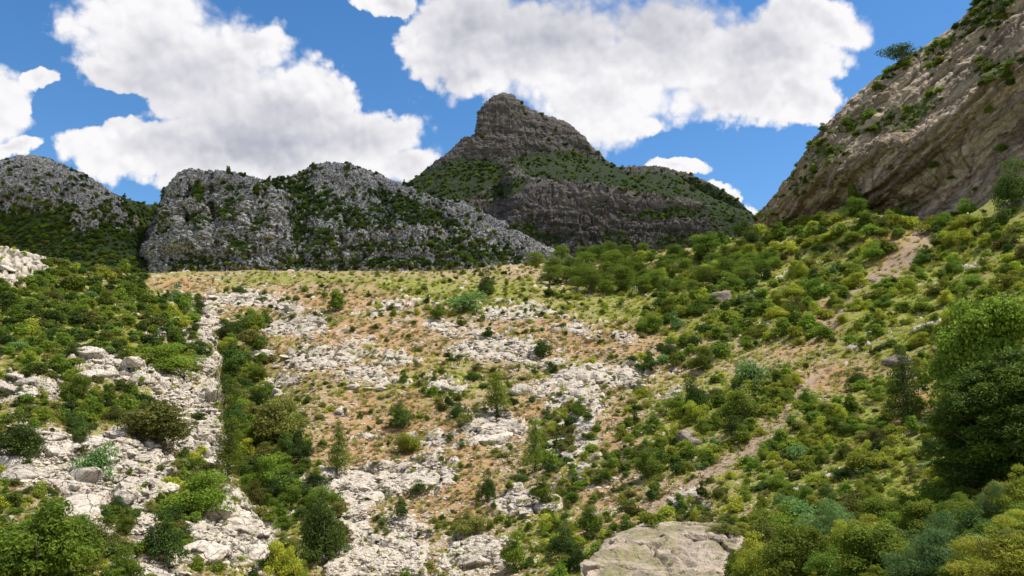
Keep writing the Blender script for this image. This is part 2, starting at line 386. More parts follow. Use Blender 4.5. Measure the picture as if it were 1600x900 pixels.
veg4 = ell([(472,335,22,55,5),(610,310,50,9,18),(690,385,40,12),(560,412,70,9),(380,385,20,16),(300,345,20,10),(420,300,60,8,8),(470,300,50,20,20),(440,285,40,10),(520,330,60,18,10),(640,330,60,22,20),(600,385,60,8),(500,375,30,25),(700,350,50,9,30),(740,404,70,12),(680,300,40,12,20),(560,350,60,12),(310,410,60,10),(250,330,10,40),
             (640,410,120,8),(345,330,22,14),(400,350,20,12),(470,410,40,14),(780,400,60,14,20),(310,300,16,14)], u4, v4, .5)
gul = ell([(472,345,16,70,4),(330,330,7,50,6),(385,345,6,45,-4),(290,340,6,50,8),(600,320,10,50,-20),(540,360,8,50,10),(690,350,9,40,-25),(430,330,5,50)], u4 + 8 * fbm(G4.reshape(-1, 3) / 12, 3, 222), v4, .6)
G4 = (G4.reshape(-1, 3) * (1 + gul * .022)[:, None]).reshape(G4.shape)
G4d, h4, c4, N4 = crag(G4, 200, 3.0, 5.5, side=(1.15 - .75 * veg4), top=.92, big=2.6)

# the peak
P5 = [  # u, silhouette v | rows below it
 (560,330,900),(645,282,880),(680,256,870),(705,238,860),(728,219,855),(746,207,850),(749,178,850),(759,160,850),(785,151,850),(804,158,850),(822,174,852),(852,184,856),(882,194,860),(903,207,862),
 (926,232,860),(946,252,850),(982,266,840),(1012,266,830),(1050,270,810),(1086,279,790),(1122,295,770),(1150,312,750),(1168,328,735),(1190,352,720),(1230,385,710)]
def prow(f): return [f(u, s, d) for u, s, d in P5]
def lerp(a, b, t): return a + (b - a) * t
net = []
net.append(prow(lambda u, s, d: (u, 440, 560)))
net.append(prow(lambda u, s, d: (u, 410, 585 if u > 770 else 640)))
net.append(prow(lambda u, s, d: (u, max(s + 6, 385), 590 if u > 770 else 680)))
net.append(prow(lambda u, s, d: (u, max(s + 5, np.interp(u, [560,780,860,1000,1168,1230], [370,320,305,310,345,395])), 612 if u > 790 else 720)))
net.append(prow(lambda u, s, d: (u, max(s + 4, np.interp(u, [560,700,860,940,1050,1168,1230], [350,290,272,275,288,335,390])), 690 if u > 790 else 770)))
net.append(prow(lambda u, s, d: (u, max(s + 3, np.interp(u, [560,645,700,780,860,940,1050,1230], [340,290,252,250,243,260,275,388])), lerp(760, d, .55))))
net.append(prow(lambda u, s, d: (u, max(s + 2, np.interp(u, [560,700,750,860,940,1230], [335,245,215,215,256,386])), d - 22)))
net.append(prow(lambda u, s, d: (u, s + 1 if u < 745 or u > 900 else s + 10, d - 12)))
net.append(prow(lambda u, s, d: (u, s, d)))
net.append(prow(lambda u, s, d: (u, s + 40, d + 160)))
G5 = loft(net, 330, 760, [10, 30, 70, 40, 30, 45, 22, 14, 10], [50,30,25,22,18,16,16,20,20,18,24,26,22,26,24,30,28,34,34,34,28,22,26,34])
u5, v5 = to_px(G5.reshape(-1, 3))
veg5 = ell([(700,290,75,32,-8),(740,275,60,26),(850,258,60,17,5),(790,300,40,12,-20),(920,262,60,18,20),(990,290,80,14,8),(1080,300,80,18,14),(1140,335,40,30),(700,262,40,8,-25),(1050,335,70,10),(860,375,30,10),(960,375,22,14),(1080,380,70,14),(820,365,30,20),(660,330,60,40),(890,276,70,10)], u5, v5, .4)
G5d, h5, c5, N5 = crag(G5, 300, 4.6, 11.0, strata=(.10, -.1, 1.0), sa=.28, side=(1.1 - .8 * veg5), top=.88)

# right-hand cliff
C6 = [[(1165,440,292),(1225,430,248),(1290,420,218),(1345,410,200),(1410,420,188),(1480,410,174),(1545,390,163),(1620,370,152),(1900,330,132)],
      [(1165,395,300),(1225,375,255),(1290,352,225),(1345,333,208),(1410,345,196),(1480,330,182),(1545,290,170),(1620,240,158),(1900,170,132)],
      [(1172,380,300),(1228,350,250),(1290,322,219),(1345,300,202),(1405,298,192),(1480,268,181),(1545,222,171),(1620,168,160),(1900,60,138)],
      [(1180,365,299),(1232,320,245),(1285,276,214),(1345,248,198),(1400,226,187),(1480,184,177),(1545,126,171),(1620,66,164),(1900,-60,145)],
      [(1184,356,301),(1233,305,250),(1285,255,222),(1345,226,208),(1400,200,197),(1478,155,188),(1543,96,182),(1620,30,174),(1900,-110,155)],
      [(1190,342,304),(1237,282,262),(1287,212,240),(1345,170,228),(1400,138,219),(1475,92,212),(1542,30,206),(1620,-50,198),(1900,-210,180)],
      [(1198,334,308),(1246,280,275),(1300,192,256),(1352,142,246),(1408,102,240),(1478,54,235),(1545,-8,229),(1620,-88,222),(1900,-330,205)],
      [(1204,350,360),(1252,300,340),(1300,215,330),(1352,165,320),(1410,130,315),(1480,80,310),(1552,20,300),(1630,-50,295),(1900,-280,280)]]
G6 = loft(C6, 420, 560, [15, 60, 75, 30, 60, 65, 14])
u6, v6 = to_px(G6.reshape(-1, 3))
BED = np.array((-.60, .15, .80)); BED /= np.linalg.norm(BED)
G6d, h6, c6, N6 = crag(G6, 400, 1.25, 5.5, strata=BED, sa=2.3, warp=.5, top=.93)
veg6 = ell([(1560,20,60,20,-38),(1490,75,50,9,-38),(1340,195,40,12,-38),(1430,180,50,9,-35),(1560,110,40,22,-20),(1260,250,22,20,-50),(1250,290,30,16,-40),(1400,110,50,9,-33),(1300,250,30,12,-38),(1320,150,30,10,-50),(1200,350,30,18,-40),(1275,210,16,24,20),(1380,195,45,8,-32)], u6, v6, .5)

# ------------------------------------------------------------------ materials
def new_mat(name):
    m = bpy.data.materials.new(name); m.use_nodes = True
    return m, NT(m.node_tree)
def finish(t, color, rough=.9, normal=None, spec=.25):
    b = t.n.new('ShaderNodeBsdfPrincipled'); t.put(b.inputs['Base Color'], color); t.put(b.inputs['Roughness'], rough)
    t.put(b.inputs['Specular IOR Level'], spec)
    if normal is not None: t.put(b.inputs['Normal'], normal)
    o = t.n.new('ShaderNodeOutputMaterial'); t.l.new(b.outputs[0], o.inputs[0])
def mat_ground():
    m, t = new_mat('hillside_ground'); p = t.pos()
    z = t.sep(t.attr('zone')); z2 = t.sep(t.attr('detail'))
    nA = t.noise(p, .35, 6, .6); nB = t.noise(p, 1.6, 5, .6); nC = t.noise(p, 6.5, 4, .6); nD = t.noise(p, .9, 5, .6)
    soil = t.mix(t.ss(nB, .35, .65), (.30, .20, .105), (.40, .29, .165))
    orange = t.mix(t.ss(nC, .35, .7), (.35, .19, .085), (.46, .29, .14))
    om = t.ss(t.m('ADD', z[2], t.m('MULTIPLY', t.m('SUBTRACT', nD, .5), 3.6)), .42, .80)
    c = t.mix(om, soil, orange)
    grass = t.mix(t.ss(nC, .38, .66), (.13, .155, .020), (.30, .31, .045))
    grass = t.mix(t.ss(nD, .50, .68, 0, .8), grass, (.34, .31, .085))
    gm = t.ss(t.m('ADD', t.m('MULTIPLY', t.m('MULTIPLY', z[1], t.m('SUBTRACT', 1.0, t.m('MULTIPLY', z[2], .85))), .75), t.m('MULTIPLY', t.m('SUBTRACT', nB, .5), 3.2)), .30, .55)
    c = t.mix(gm, c, grass)
    stone = t.mix(t.ss(nC, .3, .7), (.38, .33, .265), (.66, .58, .475))
    stone = t.mix(t.ss(nB, .52, .74, 0, .6), stone, (.30, .27, .245))
    stone = t.mix(t.ss(nD, .52, .70, 0, .65), stone, (.36, .28, .17))
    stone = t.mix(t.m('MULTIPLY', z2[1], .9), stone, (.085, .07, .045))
    rm = t.ss(t.m('ADD', z2[2], t.m('MULTIPLY', t.m('SUBTRACT', nB, .5), 1.1)), .38, .62)
    # loose pale stones everywhere on the bare slope
    peb = t.m('MULTIPLY', t.ss(t.vor(t.vm('ADD', p, t.vm('SCALE', t.noise(p, 2, 3, .6, out=1), scale=.6)), 1.3), .34, .26), t.ss(nA, .40, .52))
    peb2 = t.m('MULTIPLY', t.ss(t.vor(p, 3.6), .28, .22), t.ss(nD, .45, .56))
    ap = t.m('MULTIPLY', t.m('MAXIMUM', peb, peb2), t.m('SUBTRACT', 1.0, t.m('MULTIPLY', z[1], .85)), clamp=True)
    c = t.mix(t.m('MAXIMUM', rm, ap), c, stone)
    pth = t.mix(t.ss(nC, .35, .65), (.26, .17, .105), (.38, .29, .20))
    c = t.mix(t.ss(t.m('ADD', z2[0], t.m('MULTIPLY', t.m('SUBTRACT', nB, .5), 1.5)), .35, .65), c, pth)
    h = t.m('ADD', t.m('ADD', nC, t.m('MULTIPLY', nB, 1.5)), t.m('MULTIPLY', t.m('MAXIMUM', peb, peb2), .8))
    finish(t, c, .95, t.bump(h, .8, .25)); return m
def mat_karst(name, light, dark, scrub, streak=None):
    m, t = new_mat(name); p = t.pos(); z = t.sep(t.attr('zone'))     # r vegetation, g crack, b block height
    nA = t.noise(p, .11, 6, .62); nB = t.noise(p, .5, 6, .65); nC = t.noise(p, 1.8, 4, .6)
    rockc = t.mix(t.ss(t.noise(p, .9, 6, .68), .42, .60), dark, light)
    rockc = t.mix(t.ss(t.noise(t.vm('MULTIPLY', p, (1, 1, .22)), .55, 5, .6), .55, .72, 0, .75), rockc, tuple(x * .45 for x in dark))
    rockc = t.mix(t.ss(nA, .56, .70, 0, .55), rockc, (.30, .22, .14) if streak is None else streak)
    sc_ = t.mix(t.ss(nC, .35, .65), scrub, tuple(x * 2.1 for x in scrub))
    nz = t.sep(t.nor())[2]
    k = t.m('ADD', t.m('ADD', t.m('MULTIPLY', z[0], 1.0), t.m('MULTIPLY', t.m('SUBTRACT', nB, .5), 2.2)), t.m('MULTIPLY', t.m('SUBTRACT', nz, .55), .55))
    k = t.m('SUBTRACT', k, t.m('MULTIPLY', z[1], .25))
    c = t.mix(t.ss(k, .30, .46), rockc, sc_)
    h = t.m('ADD', nC, t.m('MULTIPLY', nB, 2.0))
    finish(t, c, .95, t.bump(h, .9, 1.0)); return m
def mat_cliff(name, bed, cols, scrub, dist=.6, freq=(.12, .9)):
    m, t = new_mat(name); p = t.pos(); z = t.sep(t.attr('zone'))
    w_ = t.vm('SCALE', t.vm('SUBTRACT', t.noise(p, .07, 4, .6, out=1), (.5, .5, .5)), scale=9.0)
    q = t.vm('ADD', p, w_)
    s = t.vm('DOT_PRODUCT', q, tuple(bed), out=1)
    a = t.vm('SCALE', t.vm('SUBTRACT', q, t.vm('SCALE', tuple(bed), scale=s)), scale=.07)
    sv = t.vm('ADD', a, t.vm('SCALE', tuple(bed), scale=s))                # stretched along the beds
    b1 = t.noise(sv, freq[0] * 1.6, 5, .65); b2 = t.noise(sv, freq[1] * .7, 7, .72)
    nB = t.noise(p, .35, 6, .65); nC = t.noise(p, 1.6, 5, .62); vs = t.noise(t.vm('MULTIPLY', p, (1, 1, .12)), .38, 6, .65)
    c = t.mix(t.ss(b1, .38, .62), cols[0], cols[1])
    c = t.mix(t.ss(b2, .48, .58, 0, .85), c, cols[2])
    c = t.mix(t.ss(b2, .46, .38, 0, .6), c, tuple(x * .5 for x in cols[1]))
    c = t.mix(t.ss(nB, .52, .70, 0, .6), c, cols[3])
    c = t.mix(t.m('MULTIPLY', t.ss(vs, .50, .66), z[2]), c, tuple(x * .50 for x in cols[0]))   # run-off stains down the steep face
    c = t.mix(t.ss(nC, .55, .72, 0, .35), c, tuple(min(1, x * 1.5) for x in cols[2]))
    nz = t.sep(t.nor())[2]
    k = t.m('ADD', t.m('MULTIPLY', z[0], .9), t.m('ADD', t.m('MULTIPLY', t.m('SUBTRACT', nB, .5), 2.0), t.m('MULTIPLY', t.m('SUBTRACT', nz, .6), .6)))
    sc_ = t.mix(t.ss(nC, .35, .65), scrub, tuple(x * 1.9 for x in scrub))
    c = t.mix(t.ss(k, .36, .52), c, sc_)
    h = t.m('ADD', t.m('ADD', nC, t.m('MULTIPLY', b2, 2.5)), t.m('MULTIPLY', nB, 1.5))
    finish(t, c, .95, t.bump(h, .9, .9)); return m
M_ground = mat_ground()
M_karst = mat_karst('karst_limestone', (.58, .55, .52), (.14, .135, .13), (.028, .042, .012))
M_knoll = mat_karst('knoll_limestone', (.56, .52, .48), (.16, .15, .145), (.026, .040, .012))
M_peak = mat_cliff('peak_rock', (.10, -.1, 1.0), [(.135, .115, .105), (.080, .070, .066), (.195, .168, .15), (.22, .15, .095)], (.024, .034, .012), freq=(.05, .30))
M_cliff = mat_cliff('bedded_cliff_rock', tuple(BED), [(.35, .265, .185), (.185, .135, .095), (.58, .475, .34), (.38, .25, .15)], (.07, .085, .018))

def mat_foliage(name, base, tip, trans=.35, hue=.03, val=.35):
    m, t = new_mat(name)
    r = t.n.new('ShaderNodeObjectInfo').outputs['Random']; a = t.sep(t.attr('tint'))
    c = t.mix(a[0], base, tip)
    h = t.n.new('ShaderNodeHueSaturation'); t.put(h.inputs['Color'], c)
    t.put(h.inputs['Hue'], t.m('ADD', .5 - hue, t.m('MULTIPLY', r, 2 * hue)))
    t.put(h.inputs['Value'], t.m('ADD', 1 - val, t.m('MULTIPLY', t.m('FRACT', t.m('MULTIPLY', r, 7.31)), 2 * val)))
    d = t.n.new('ShaderNodeBsdfPrincipled'); t.put(d.inputs['Base Color'], h.outputs[0]); d.inputs['Roughness'].default_value = .75; d.inputs['Specular IOR Level'].default_value = .2
    tr = t.n.new('ShaderNodeBsdfTranslucent'); t.put(tr.inputs[0], h.outputs[0])
    mxs = t.n.new('ShaderNodeMixShader'); mxs.inputs[0].default_value = trans
    t.l.new(d.outputs[0], mxs.inputs[1]); t.l.new(tr.outputs[0], mxs.inputs[2])
    o = t.n.new('ShaderNodeOutputMaterial'); t.l.new(mxs.outputs[0], o.inputs[0]); return m
F_mid = mat_foliage('green_leaves', (.085, .145, .014), (.25, .325, .038), trans=.45, hue=.016)
F_dark = mat_foliage('dark_leaves', (.034, .070, .012), (.120, .180, .030), hue=.016)
F_yel = mat_foliage('yellow_green_leaves', (.20, .245, .022), (.46, .48, .055), hue=.012)
F_olive = mat_foliage('olive_leaves', (.095, .110, .020), (.235, .235, .050), hue=.02)
F_blue = mat_foliage('grey_green_leaves', (.085, .165, .045), (.24, .36, .11), hue=.012)
F_pine = mat_foliage('pine_needles', (.075, .130, .014), (.22, .29, .034), hue=.014, val=.25)
F_dry = mat_foliage('dry_grass_blades', (.27, .21, .08), (.48, .39, .17), hue=.02)
def mat_simple(name, a, b, scale=3., bump=.5):
    m, t = new_mat(name); p = t.pos(); n = t.noise(p, scale, 5, .6)
    finish(t, t.mix(t.ss(n, .35, .65), a, b), .9, t.bump(n, bump, .05)); return m
M_bark = mat_simple('bark', (.10, .08, .06), (.20, .165, .13), 6)
def mat_stone(name, light, mid, lichen, cracks=1.0):
    m, t = new_mat(name); p = t.pos(); r = t.n.new('ShaderNodeObjectInfo').outputs['Random']
    nA = t.noise(p, .9, 6, .62); nB = t.noise(p, 3.5, 5, .62); nC = t.noise(p, 11., 4, .6)
    c = t.mix(t.ss(nB, .34, .62), mid, light)
    c = t.mix(t.ss(nA, .56, .70, 0, .6), c, tuple(x * .62 for x in mid))
    c = t.mix(t.ss(nC, .56, .70, 0, .5), c, lichen)
    cr = t.ss(t.vor(t.vm('ADD', p, t.vm('SCALE', t.noise(p, 1.2, 3, .6, out=1), scale=.8)), 1.1, 'DISTANCE_TO_EDGE'), .0, .035)
    if cracks: c = t.mix(cr, tuple(x * .3 for x in mid), c)
    else: c = t.mix(t.ss(t.noise(p, .35, 5, .6), .46, .6), c, t.mix(t.ss(nB, .4, .6), tuple(x * .6 for x in mid), lichen)); cr = nA
    h = t.n.new('ShaderNodeHueSaturation'); t.put(h.inputs['Color'], c); t.put(h.inputs['Value'], t.m('ADD', .78, t.m('MULTIPLY', r, .38)))
    hh = t.m('ADD', t.m('ADD', nC, t.m('MULTIPLY', nB, 2)), t.m('MULTIPLY', cr, .8))
    finish(t, h.outputs[0], .92, t.bump(hh, .8, .12)); return m
M_stone = mat_stone('pale_limestone', (.64, .56, .46), (.42, .365, .30), (.38, .31, .18))
M_brown = mat_stone('brown_rock', (.30, .24, .19), (.20, .155, .13), (.26, .22, .10))

# ------------------------------------------------------------------ link the setting
base = mesh_np('ground', np.array([(-9000,-9000,-60),(9000,-9000,-60),(9000,15000,-60),(-9000,15000,-60)], float), np.array([[0,1,2,3]]), False,
               {'zone': np.tile([0., .9, 0.], (4, 1)), 'detail': np.zeros((4, 3))})
tag(link('ground', base, M_ground), kind='structure')
F1 = grid_faces(*G1d.shape[:2]); V1 = G1d.reshape(-1, 3)
pf = pm[F1].mean(1) > .5
def submesh(name, V, F, attrs):
    idx, inv = np.unique(F.ravel(), return_inverse=True)
    return mesh_np(name, V[idx], inv.reshape(F.shape), True, {k: a[idx] for k, a in attrs.items()})
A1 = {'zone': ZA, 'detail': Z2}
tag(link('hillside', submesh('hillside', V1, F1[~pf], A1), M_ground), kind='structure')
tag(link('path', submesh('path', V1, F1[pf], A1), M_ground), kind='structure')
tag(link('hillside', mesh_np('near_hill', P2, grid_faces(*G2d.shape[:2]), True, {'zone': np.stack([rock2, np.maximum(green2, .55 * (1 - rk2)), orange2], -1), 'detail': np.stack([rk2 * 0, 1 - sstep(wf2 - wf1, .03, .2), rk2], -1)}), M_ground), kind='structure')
tag(link('rocky_hill', mesh_np('rocky_hill', G3d, grid_faces(*G3.shape[:2]), True, {'zone': np.stack([1 - rk3, sstep(c3, 0, .3), h3], -1)}) if False else mesh_np('rocky_hill', G3d.reshape(-1, 3), grid_faces(*G3.shape[:2]), True, {'zone': np.stack([1 - rk3, sstep(c3, 0, .3), h3], -1)}), M_knoll), kind='structure')
tag(link('limestone_ridge', mesh_np('limestone_ridge', G4d.reshape(-1, 3), grid_faces(*G4.shape[:2]), True, {'zone': np.stack([veg4 * .62, sstep(c4, 0, .3), h4], -1)}), M_karst), kind='structure')
steep5 = 1 - sstep(N5[:, 2], .35, .7)
tag(link('mountain', mesh_np('mountain', G5d.reshape(-1, 3), grid_faces(*G5.shape[:2]), True, {'zone': np.stack([veg5 * .9, sstep(c5, 0, .3), steep5 * .7], -1)}), M_peak), kind='structure')
steep6 = 1 - sstep(N6[:, 2], .25, .6)
tag(link('cliff', mesh_np('cliff', G6d.reshape(-1, 3), grid_faces(*G6.shape[:2]), True, {'zone': np.stack([veg6 * .8, sstep(c6, 0, .3), steep6], -1)}), M_cliff), kind='structure')
for g, n, s in ((G1d, 'slope', 2), (G2d, 'near', 2), (G3d, 'knoll', 3), (G4d, 'ridge', 3), (G5d, 'peak', 3), (G6d, 'cliff', 3)): add_bvh(g, n, s)
print('terrain', round(time.time() - T0, 1))

# ------------------------------------------------------------------ the passing cloud that shades the far hills (overhead, above the frame)
def ico(sub):
    import bmesh
    bm = bmesh.new(); bmesh.ops.create_icosphere(bm, subdivisions=sub, radius=1); V = np.array([v.co[:] for v in bm.verts]); F = np.array([[v.index for v in f.verts] for f in bm.faces]); bm.free()
    return V, F
IV, IF = ico(5)
def cloud(name, centre, size, seed, label):
    V = IV * (1 + .35 * fbm(IV * 2.2, 5, seed)[:, None] + .12 * fbm(IV * 7, 3, seed + 9, ridge=True)[:, None]) * np.array(size) / 2
    V[:, 2] = np.where(V[:, 2] < 0, V[:, 2] * .5, V[:, 2])
    m, t = new_mat('cloud_white')
    a = t.n.new('ShaderNodeBsdfDiffuse'); a.inputs[0].default_value = (.9, .9, .9, 1); b = t.n.new('ShaderNodeBsdfTransparent')
    x = t.n.new('ShaderNodeMixShader'); x.inputs[0].default_value = .76; t.l.new(b.outputs[0], x.inputs[2]); t.l.new(a.outputs[0], x.inputs[1])
    o = t.n.new('ShaderNodeOutputMaterial'); t.l.new(x.outputs[0], o.inputs[0])
    o = link(name, mesh_np(name, V, IF), m); o.location = centre; tag(o, label, 'cloud'); return o
H = 1250.0; off = SUN_DIR * (H / SUN_DIR.z)
cloud('cloud', (-40 + off.x, 860 + off.y, H + 60), (1250, 1010, 260), 5, 'white cumulus cloud passing high over the far ridges')

# ------------------------------------------------------------------ foliage, trunks and stones
def leaves(lobes, n, size, asp=.55, up=.25, seed=0, flat=1.0, inner=.35, spike=0., stray=.10):
    """n small leaf blades spread over and through the lobes; returns verts, quads, tint"""
    r = np.random.default_rng(seed); L = np.array(lobes, float)          # x y z rx ry rz
    area = (L[:, 3] * L[:, 4] + L[:, 3] * L[:, 5] + L[:, 4] * L[:, 5]); k = r.choice(len(L), n, p=area / area.sum())
    d = r.normal(size=(n, 3)); d /= np.linalg.norm(d, axis=1)[:, None]; d[:, 2] = np.where((d[:, 2] < -.25) & (r.random(n) < .7), -d[:, 2], d[:, 2])
    rad = np.where(r.random(n) < inner, r.uniform(.35, .9, n), r.uniform(.85, 1.12, n))
    rad = np.where(r.random(n) < stray, rad + r.uniform(0, .45, n), rad)
    C = L[k, :3] + d * rad[:, None] * L[k, 3:6]
    C = C + .10 * size * r.normal(size=(n, 3))
    nr = d + r.normal(size=(n, 3)) * .75 + [0, 0, up]; nr /= np.linalg.norm(nr, axis=1)[:, None]
    t = r.normal(size=(n, 3)) + spike * (d + [0, 0, .6]) * 2; t -= nr * (t * nr).sum(1)[:, None]; t /= np.linalg.norm(t, axis=1)[:, None] + 1e-9
    b = np.cross(nr, t); s = size * r.uniform(.6, 1.35, n)[:, None]
    V = np.stack([C - t * s, C + b * s * asp, C + t * s, C - b * s * asp], 1)
    V[:, [1, 3]] += (nr * s * .18)[:, None]
    lt = r.random(len(L))[k] * .5 + r.random(n) * .5
    tint = np.repeat(lt, 4)[:, None] * np.ones((1, 3))
    return V.reshape(-1, 3), np.arange(n * 4).reshape(n, 4), tint
def tube(pts, rads, seg=7):
    V = []; F = []
    for i, (p, rr) in enumerate(zip(pts, rads)):
        p = Vector(p); a = Vector(pts[min(i + 1, len(pts) - 1)]) - Vector(pts[max(i - 1, 0)]); a.normalize()
        x = a.orthogonal().normalized(); y = a.cross(x)
        for k in range(seg):
            t = 2 * math.pi * k / seg; V.append(p + (x * math.cos(t) + y * math.sin(t)) * rr)
        if i:
            for k in range(seg): F.append([(i-1)*seg+k, (i-1)*seg+(k+1)%seg, i*seg+(k+1)%seg, i*seg+k])
    return np.array([v[:] for v in V]), np.array(F)
def join(parts):
    V = []; F = []; o = 0
    for v, f in parts: V.append(v); F.append(f + o); o += len(v)
    return np.concatenate(V), np.concatenate(F)
def wobble(a, b, n, amp, r):
    return [tuple(a[k] + (b[k] - a[k]) * i / n + (r.normal() * amp if 0 < i < n else 0) for k in range(3)) for i in range(n + 1)]

# every plant is 1 wide and its height relative to that
def shrub_lobes(seed, n=11, h=.8, spread=.34, lump=.2):
    r = np.random.default_rng(seed); out = []; ph = r.uniform(0, 6.28, 3); am = r.uniform(.1, .3, 3)
    prof = lambda a: 1 + am[0] * math.sin(a + ph[0]) + am[1] * math.sin(2 * a + ph[1]) + .6 * am[2] * math.sin(3 * a + ph[2])
    for i in range(4):
        a = r.uniform(0, 6.28); q = .16 * r.random(); out.append((q * math.cos(a), q * math.sin(a), h * .33, .22, .22, h * r.uniform(.25, .38)))
    for i in range(n):
        a = r.uniform(0, 2 * math.pi); q = spread * prof(a) * math.sqrt(r.random()); top = h * (1 - .55 * (q / spread) ** 2) * r.uniform(.75, 1.15)
        z = top * r.uniform(.25, .9); s = lump * r.uniform(.4, 1.25); out.append((q * math.cos(a), q * math.sin(a), z, s, s, s * r.uniform(.6, 1.0)))
    return out
PROTO = {}
def proto_shrub(kind, mat, n, nleaf, size, h=.8, lump=.2, spread=.34, asp=.55, spike=0., nl=11, stems=True, inner=.35, up=.25):
    PROTO[kind] = []
    for i in range(n):
        sd = abs(hash_(kind)) + i * 13
        V, F, T = leaves(shrub_lobes(sd, nl, h, spread, lump), nleaf, size, asp, up, sd + 1, spike=spike, inner=inner, stray=.22 if 'near' in kind else .14)
        V[:, 2] = np.maximum(V[:, 2], -.06)
        me = mesh_np('foliage', V, F, False, {'tint': T}); me.materials.append(mat)
        r = np.random.default_rng(sd + 2); ps = []
        for k in range(5):
            a = r.uniform(0, 6.28); q = r.uniform(.08, .3)
            ps.append(tube(wobble((.02 * math.cos(a), .02 * math.sin(a), -.08), (q * math.cos(a), q * math.sin(a), h * .6), 3, .02, r), [.018, .014, .01, .005], 5))
        sv, sf = join(ps); sm = mesh_np('stem', sv, sf, True); sm.materials.append(M_bark)
        PROTO[kind].append((me, sm))
def hash_(s): return sum((i + 1) * ord(c) for i, c in enumerate(s)) * 7
proto_shrub('green', F_mid, 6, 1500, .050)
proto_shrub('dark', F_dark, 4, 1500, .046, h=.85, lump=.16)
proto_shrub('yellow', F_yel, 4, 1100, .060, h=.7, asp=.35, spike=.6)
proto_shrub('olive', F_olive, 4, 1200, .050, h=.6)
proto_shrub('greygreen', F_blue, 3, 1500, .045, h=.75, asp=.4, spike=.5)
for k_, m_ in (('green', F_mid), ('dark', F_dark), ('olive', F_olive), ('yellow', F_yel)):
    proto_shrub('fine_' + k_, m_, 3 if k_ == 'green' else 2, 7500, .021 if k_ != 'dark' else .019, h=.78, lump=.15, nl=24, spread=.36, inner=.4)
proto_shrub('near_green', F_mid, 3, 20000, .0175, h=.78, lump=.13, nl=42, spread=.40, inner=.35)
proto_shrub('near_greygreen', F_blue, 2, 20000, .022, h=.8, lump=.11, nl=46, spread=.42, asp=.16, spike=2.2, up=.1)
proto_shrub('near_yellow', F_yel, 2, 18000, .027, h=.8, lump=.10, nl=50, spread=.42, asp=.15, spike=2.4, up=.1)
def proto_pine(kind, mat, n, h, wbase, nleaf, size, flat=.55, nl=26, cone=0., trunk_h=.35, lean=0., pad=.15):
    PROTO[kind] = []
    for i in range(n):
        sd = hash_(kind) + i * 29; r = np.random.default_rng(sd); lobes = []; tubes = []
        top = (lean * h * .3, 0, h * .86); tr = wobble((0, 0, -.15), top, 6, .018, r)
        tubes.append(tube(tr, np.linspace(.034, .008, 7), 8))
        for k in range(nl):
            z = trunk_h + (1 - trunk_h) * ((k + .5) / nl); zz = z * h
            wd = wbase * ((1 - (z - trunk_h) / (1 - trunk_h)) ** (.75) * cone + (1 - cone) * math.sin(math.pi * min(1, max(.05, .12 + .80 * (z - trunk_h) / (1 - trunk_h)))) ** .6)
            a = k * 2.4 + r.uniform(-.5, .5); q = wd * r.uniform(.35, .95)
            jt = .05 if 'near' in kind else .02; c = (q * math.cos(a) + lean * zz * .3 + r.normal() * jt, q * math.sin(a) + r.normal() * jt, max(.05, zz + r.normal() * jt * 1.5))
            s = pad * r.uniform(.55, 1.45) * (1 if cone < .5 else (1.25 - .7 * z))
            lobes.append((*c, s, s, s * flat))
            t0 = tr[min(6, max(1, int(6 * z * .9)))]
            tubes.append(tube(wobble(t0, (c[0], c[1], c[2] - s * flat * .4), 2, .012, r), [.011, .007, .003], 5))
        V, F, T = leaves(lobes, nleaf, size, .30, .5, sd + 1, inner=.45, spike=.8, stray=.24 if 'near' in kind else .08)
        me = mesh_np('crown', V, F, False, {'tint': T}); me.materials.append(mat)
        tv, tf = join(tubes); tm = mesh_np('trunk', tv, tf, True); tm.materials.append(M_bark)
        PROTO[kind].append((me, tm))
proto_pine('pine', F_pine, 5, .95, .36, 3600, .030, nl=26, trunk_h=.28, pad=.17)
proto_pine('upright_pine', F_mid, 3, 1.7, .30, 3600, .036, nl=30, cone=.75, trunk_h=.14, flat=.75, pad=.20)
proto_pine('dark_pine', F_dark, 2, 1.5, .34, 5000, .030, nl=34, cone=.65, trunk_h=.10, flat=.75, pad=.19)
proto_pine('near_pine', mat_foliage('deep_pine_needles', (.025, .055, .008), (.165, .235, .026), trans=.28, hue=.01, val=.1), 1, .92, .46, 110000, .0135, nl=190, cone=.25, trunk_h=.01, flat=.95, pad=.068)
proto_pine('flat_pine', F_dark, 1, .62, .42, 1600, .036, flat=.22, nl=12, trunk_h=.55, lean=-.55, pad=.17)

def rock_mesh(seed, mat, sub=4, cuts=11, flat=.6, rough=.11):
    r = np.random.default_rng(seed); V, F = RV[sub]
    N = r.normal(size=(cuts, 3)); N /= np.linalg.norm(N, axis=1)[:, None]; H = r.uniform(.55, .95, cuts)
    d = V @ N.T; q = np.where(d > .05, H / np.maximum(d, .05), 9.0)
    s = -np.log(np.exp(-q * 26).sum(1) + np.exp(-26.0 * 1.15)) / 26
    P_ = V * s[:, None]; P_ = P_ * (1 + rough * fbm(P_ * 2.2, 4, seed)[:, None] + .5 * rough * fbm(P_ * 7, 3, seed + 5, .6, True)[:, None])
    P_ /= np.abs(P_[:, 0]).max() * 2
    P_[:, 2] *= flat
    me = mesh_np('rock', P_, F, True); me.materials.append(mat); return me
RV = {3: ico(4)[0:2] if False else ico(4), 4: ico(5), 2: ico(3)}
ROCKM = [rock_mesh(900 + i, M_stone, 3, 9 + i % 5, .55 + .1 * (i % 4)) for i in range(14)]
PEBM = [rock_mesh(950 + i, M_stone, 2, 8, .7) for i in range(5)]
BROWNM = [rock_mesh(970 + i, M_brown, 3, 9, .8, .10) for i in range(3)]
print('protos', round(time.time() - T0, 1))

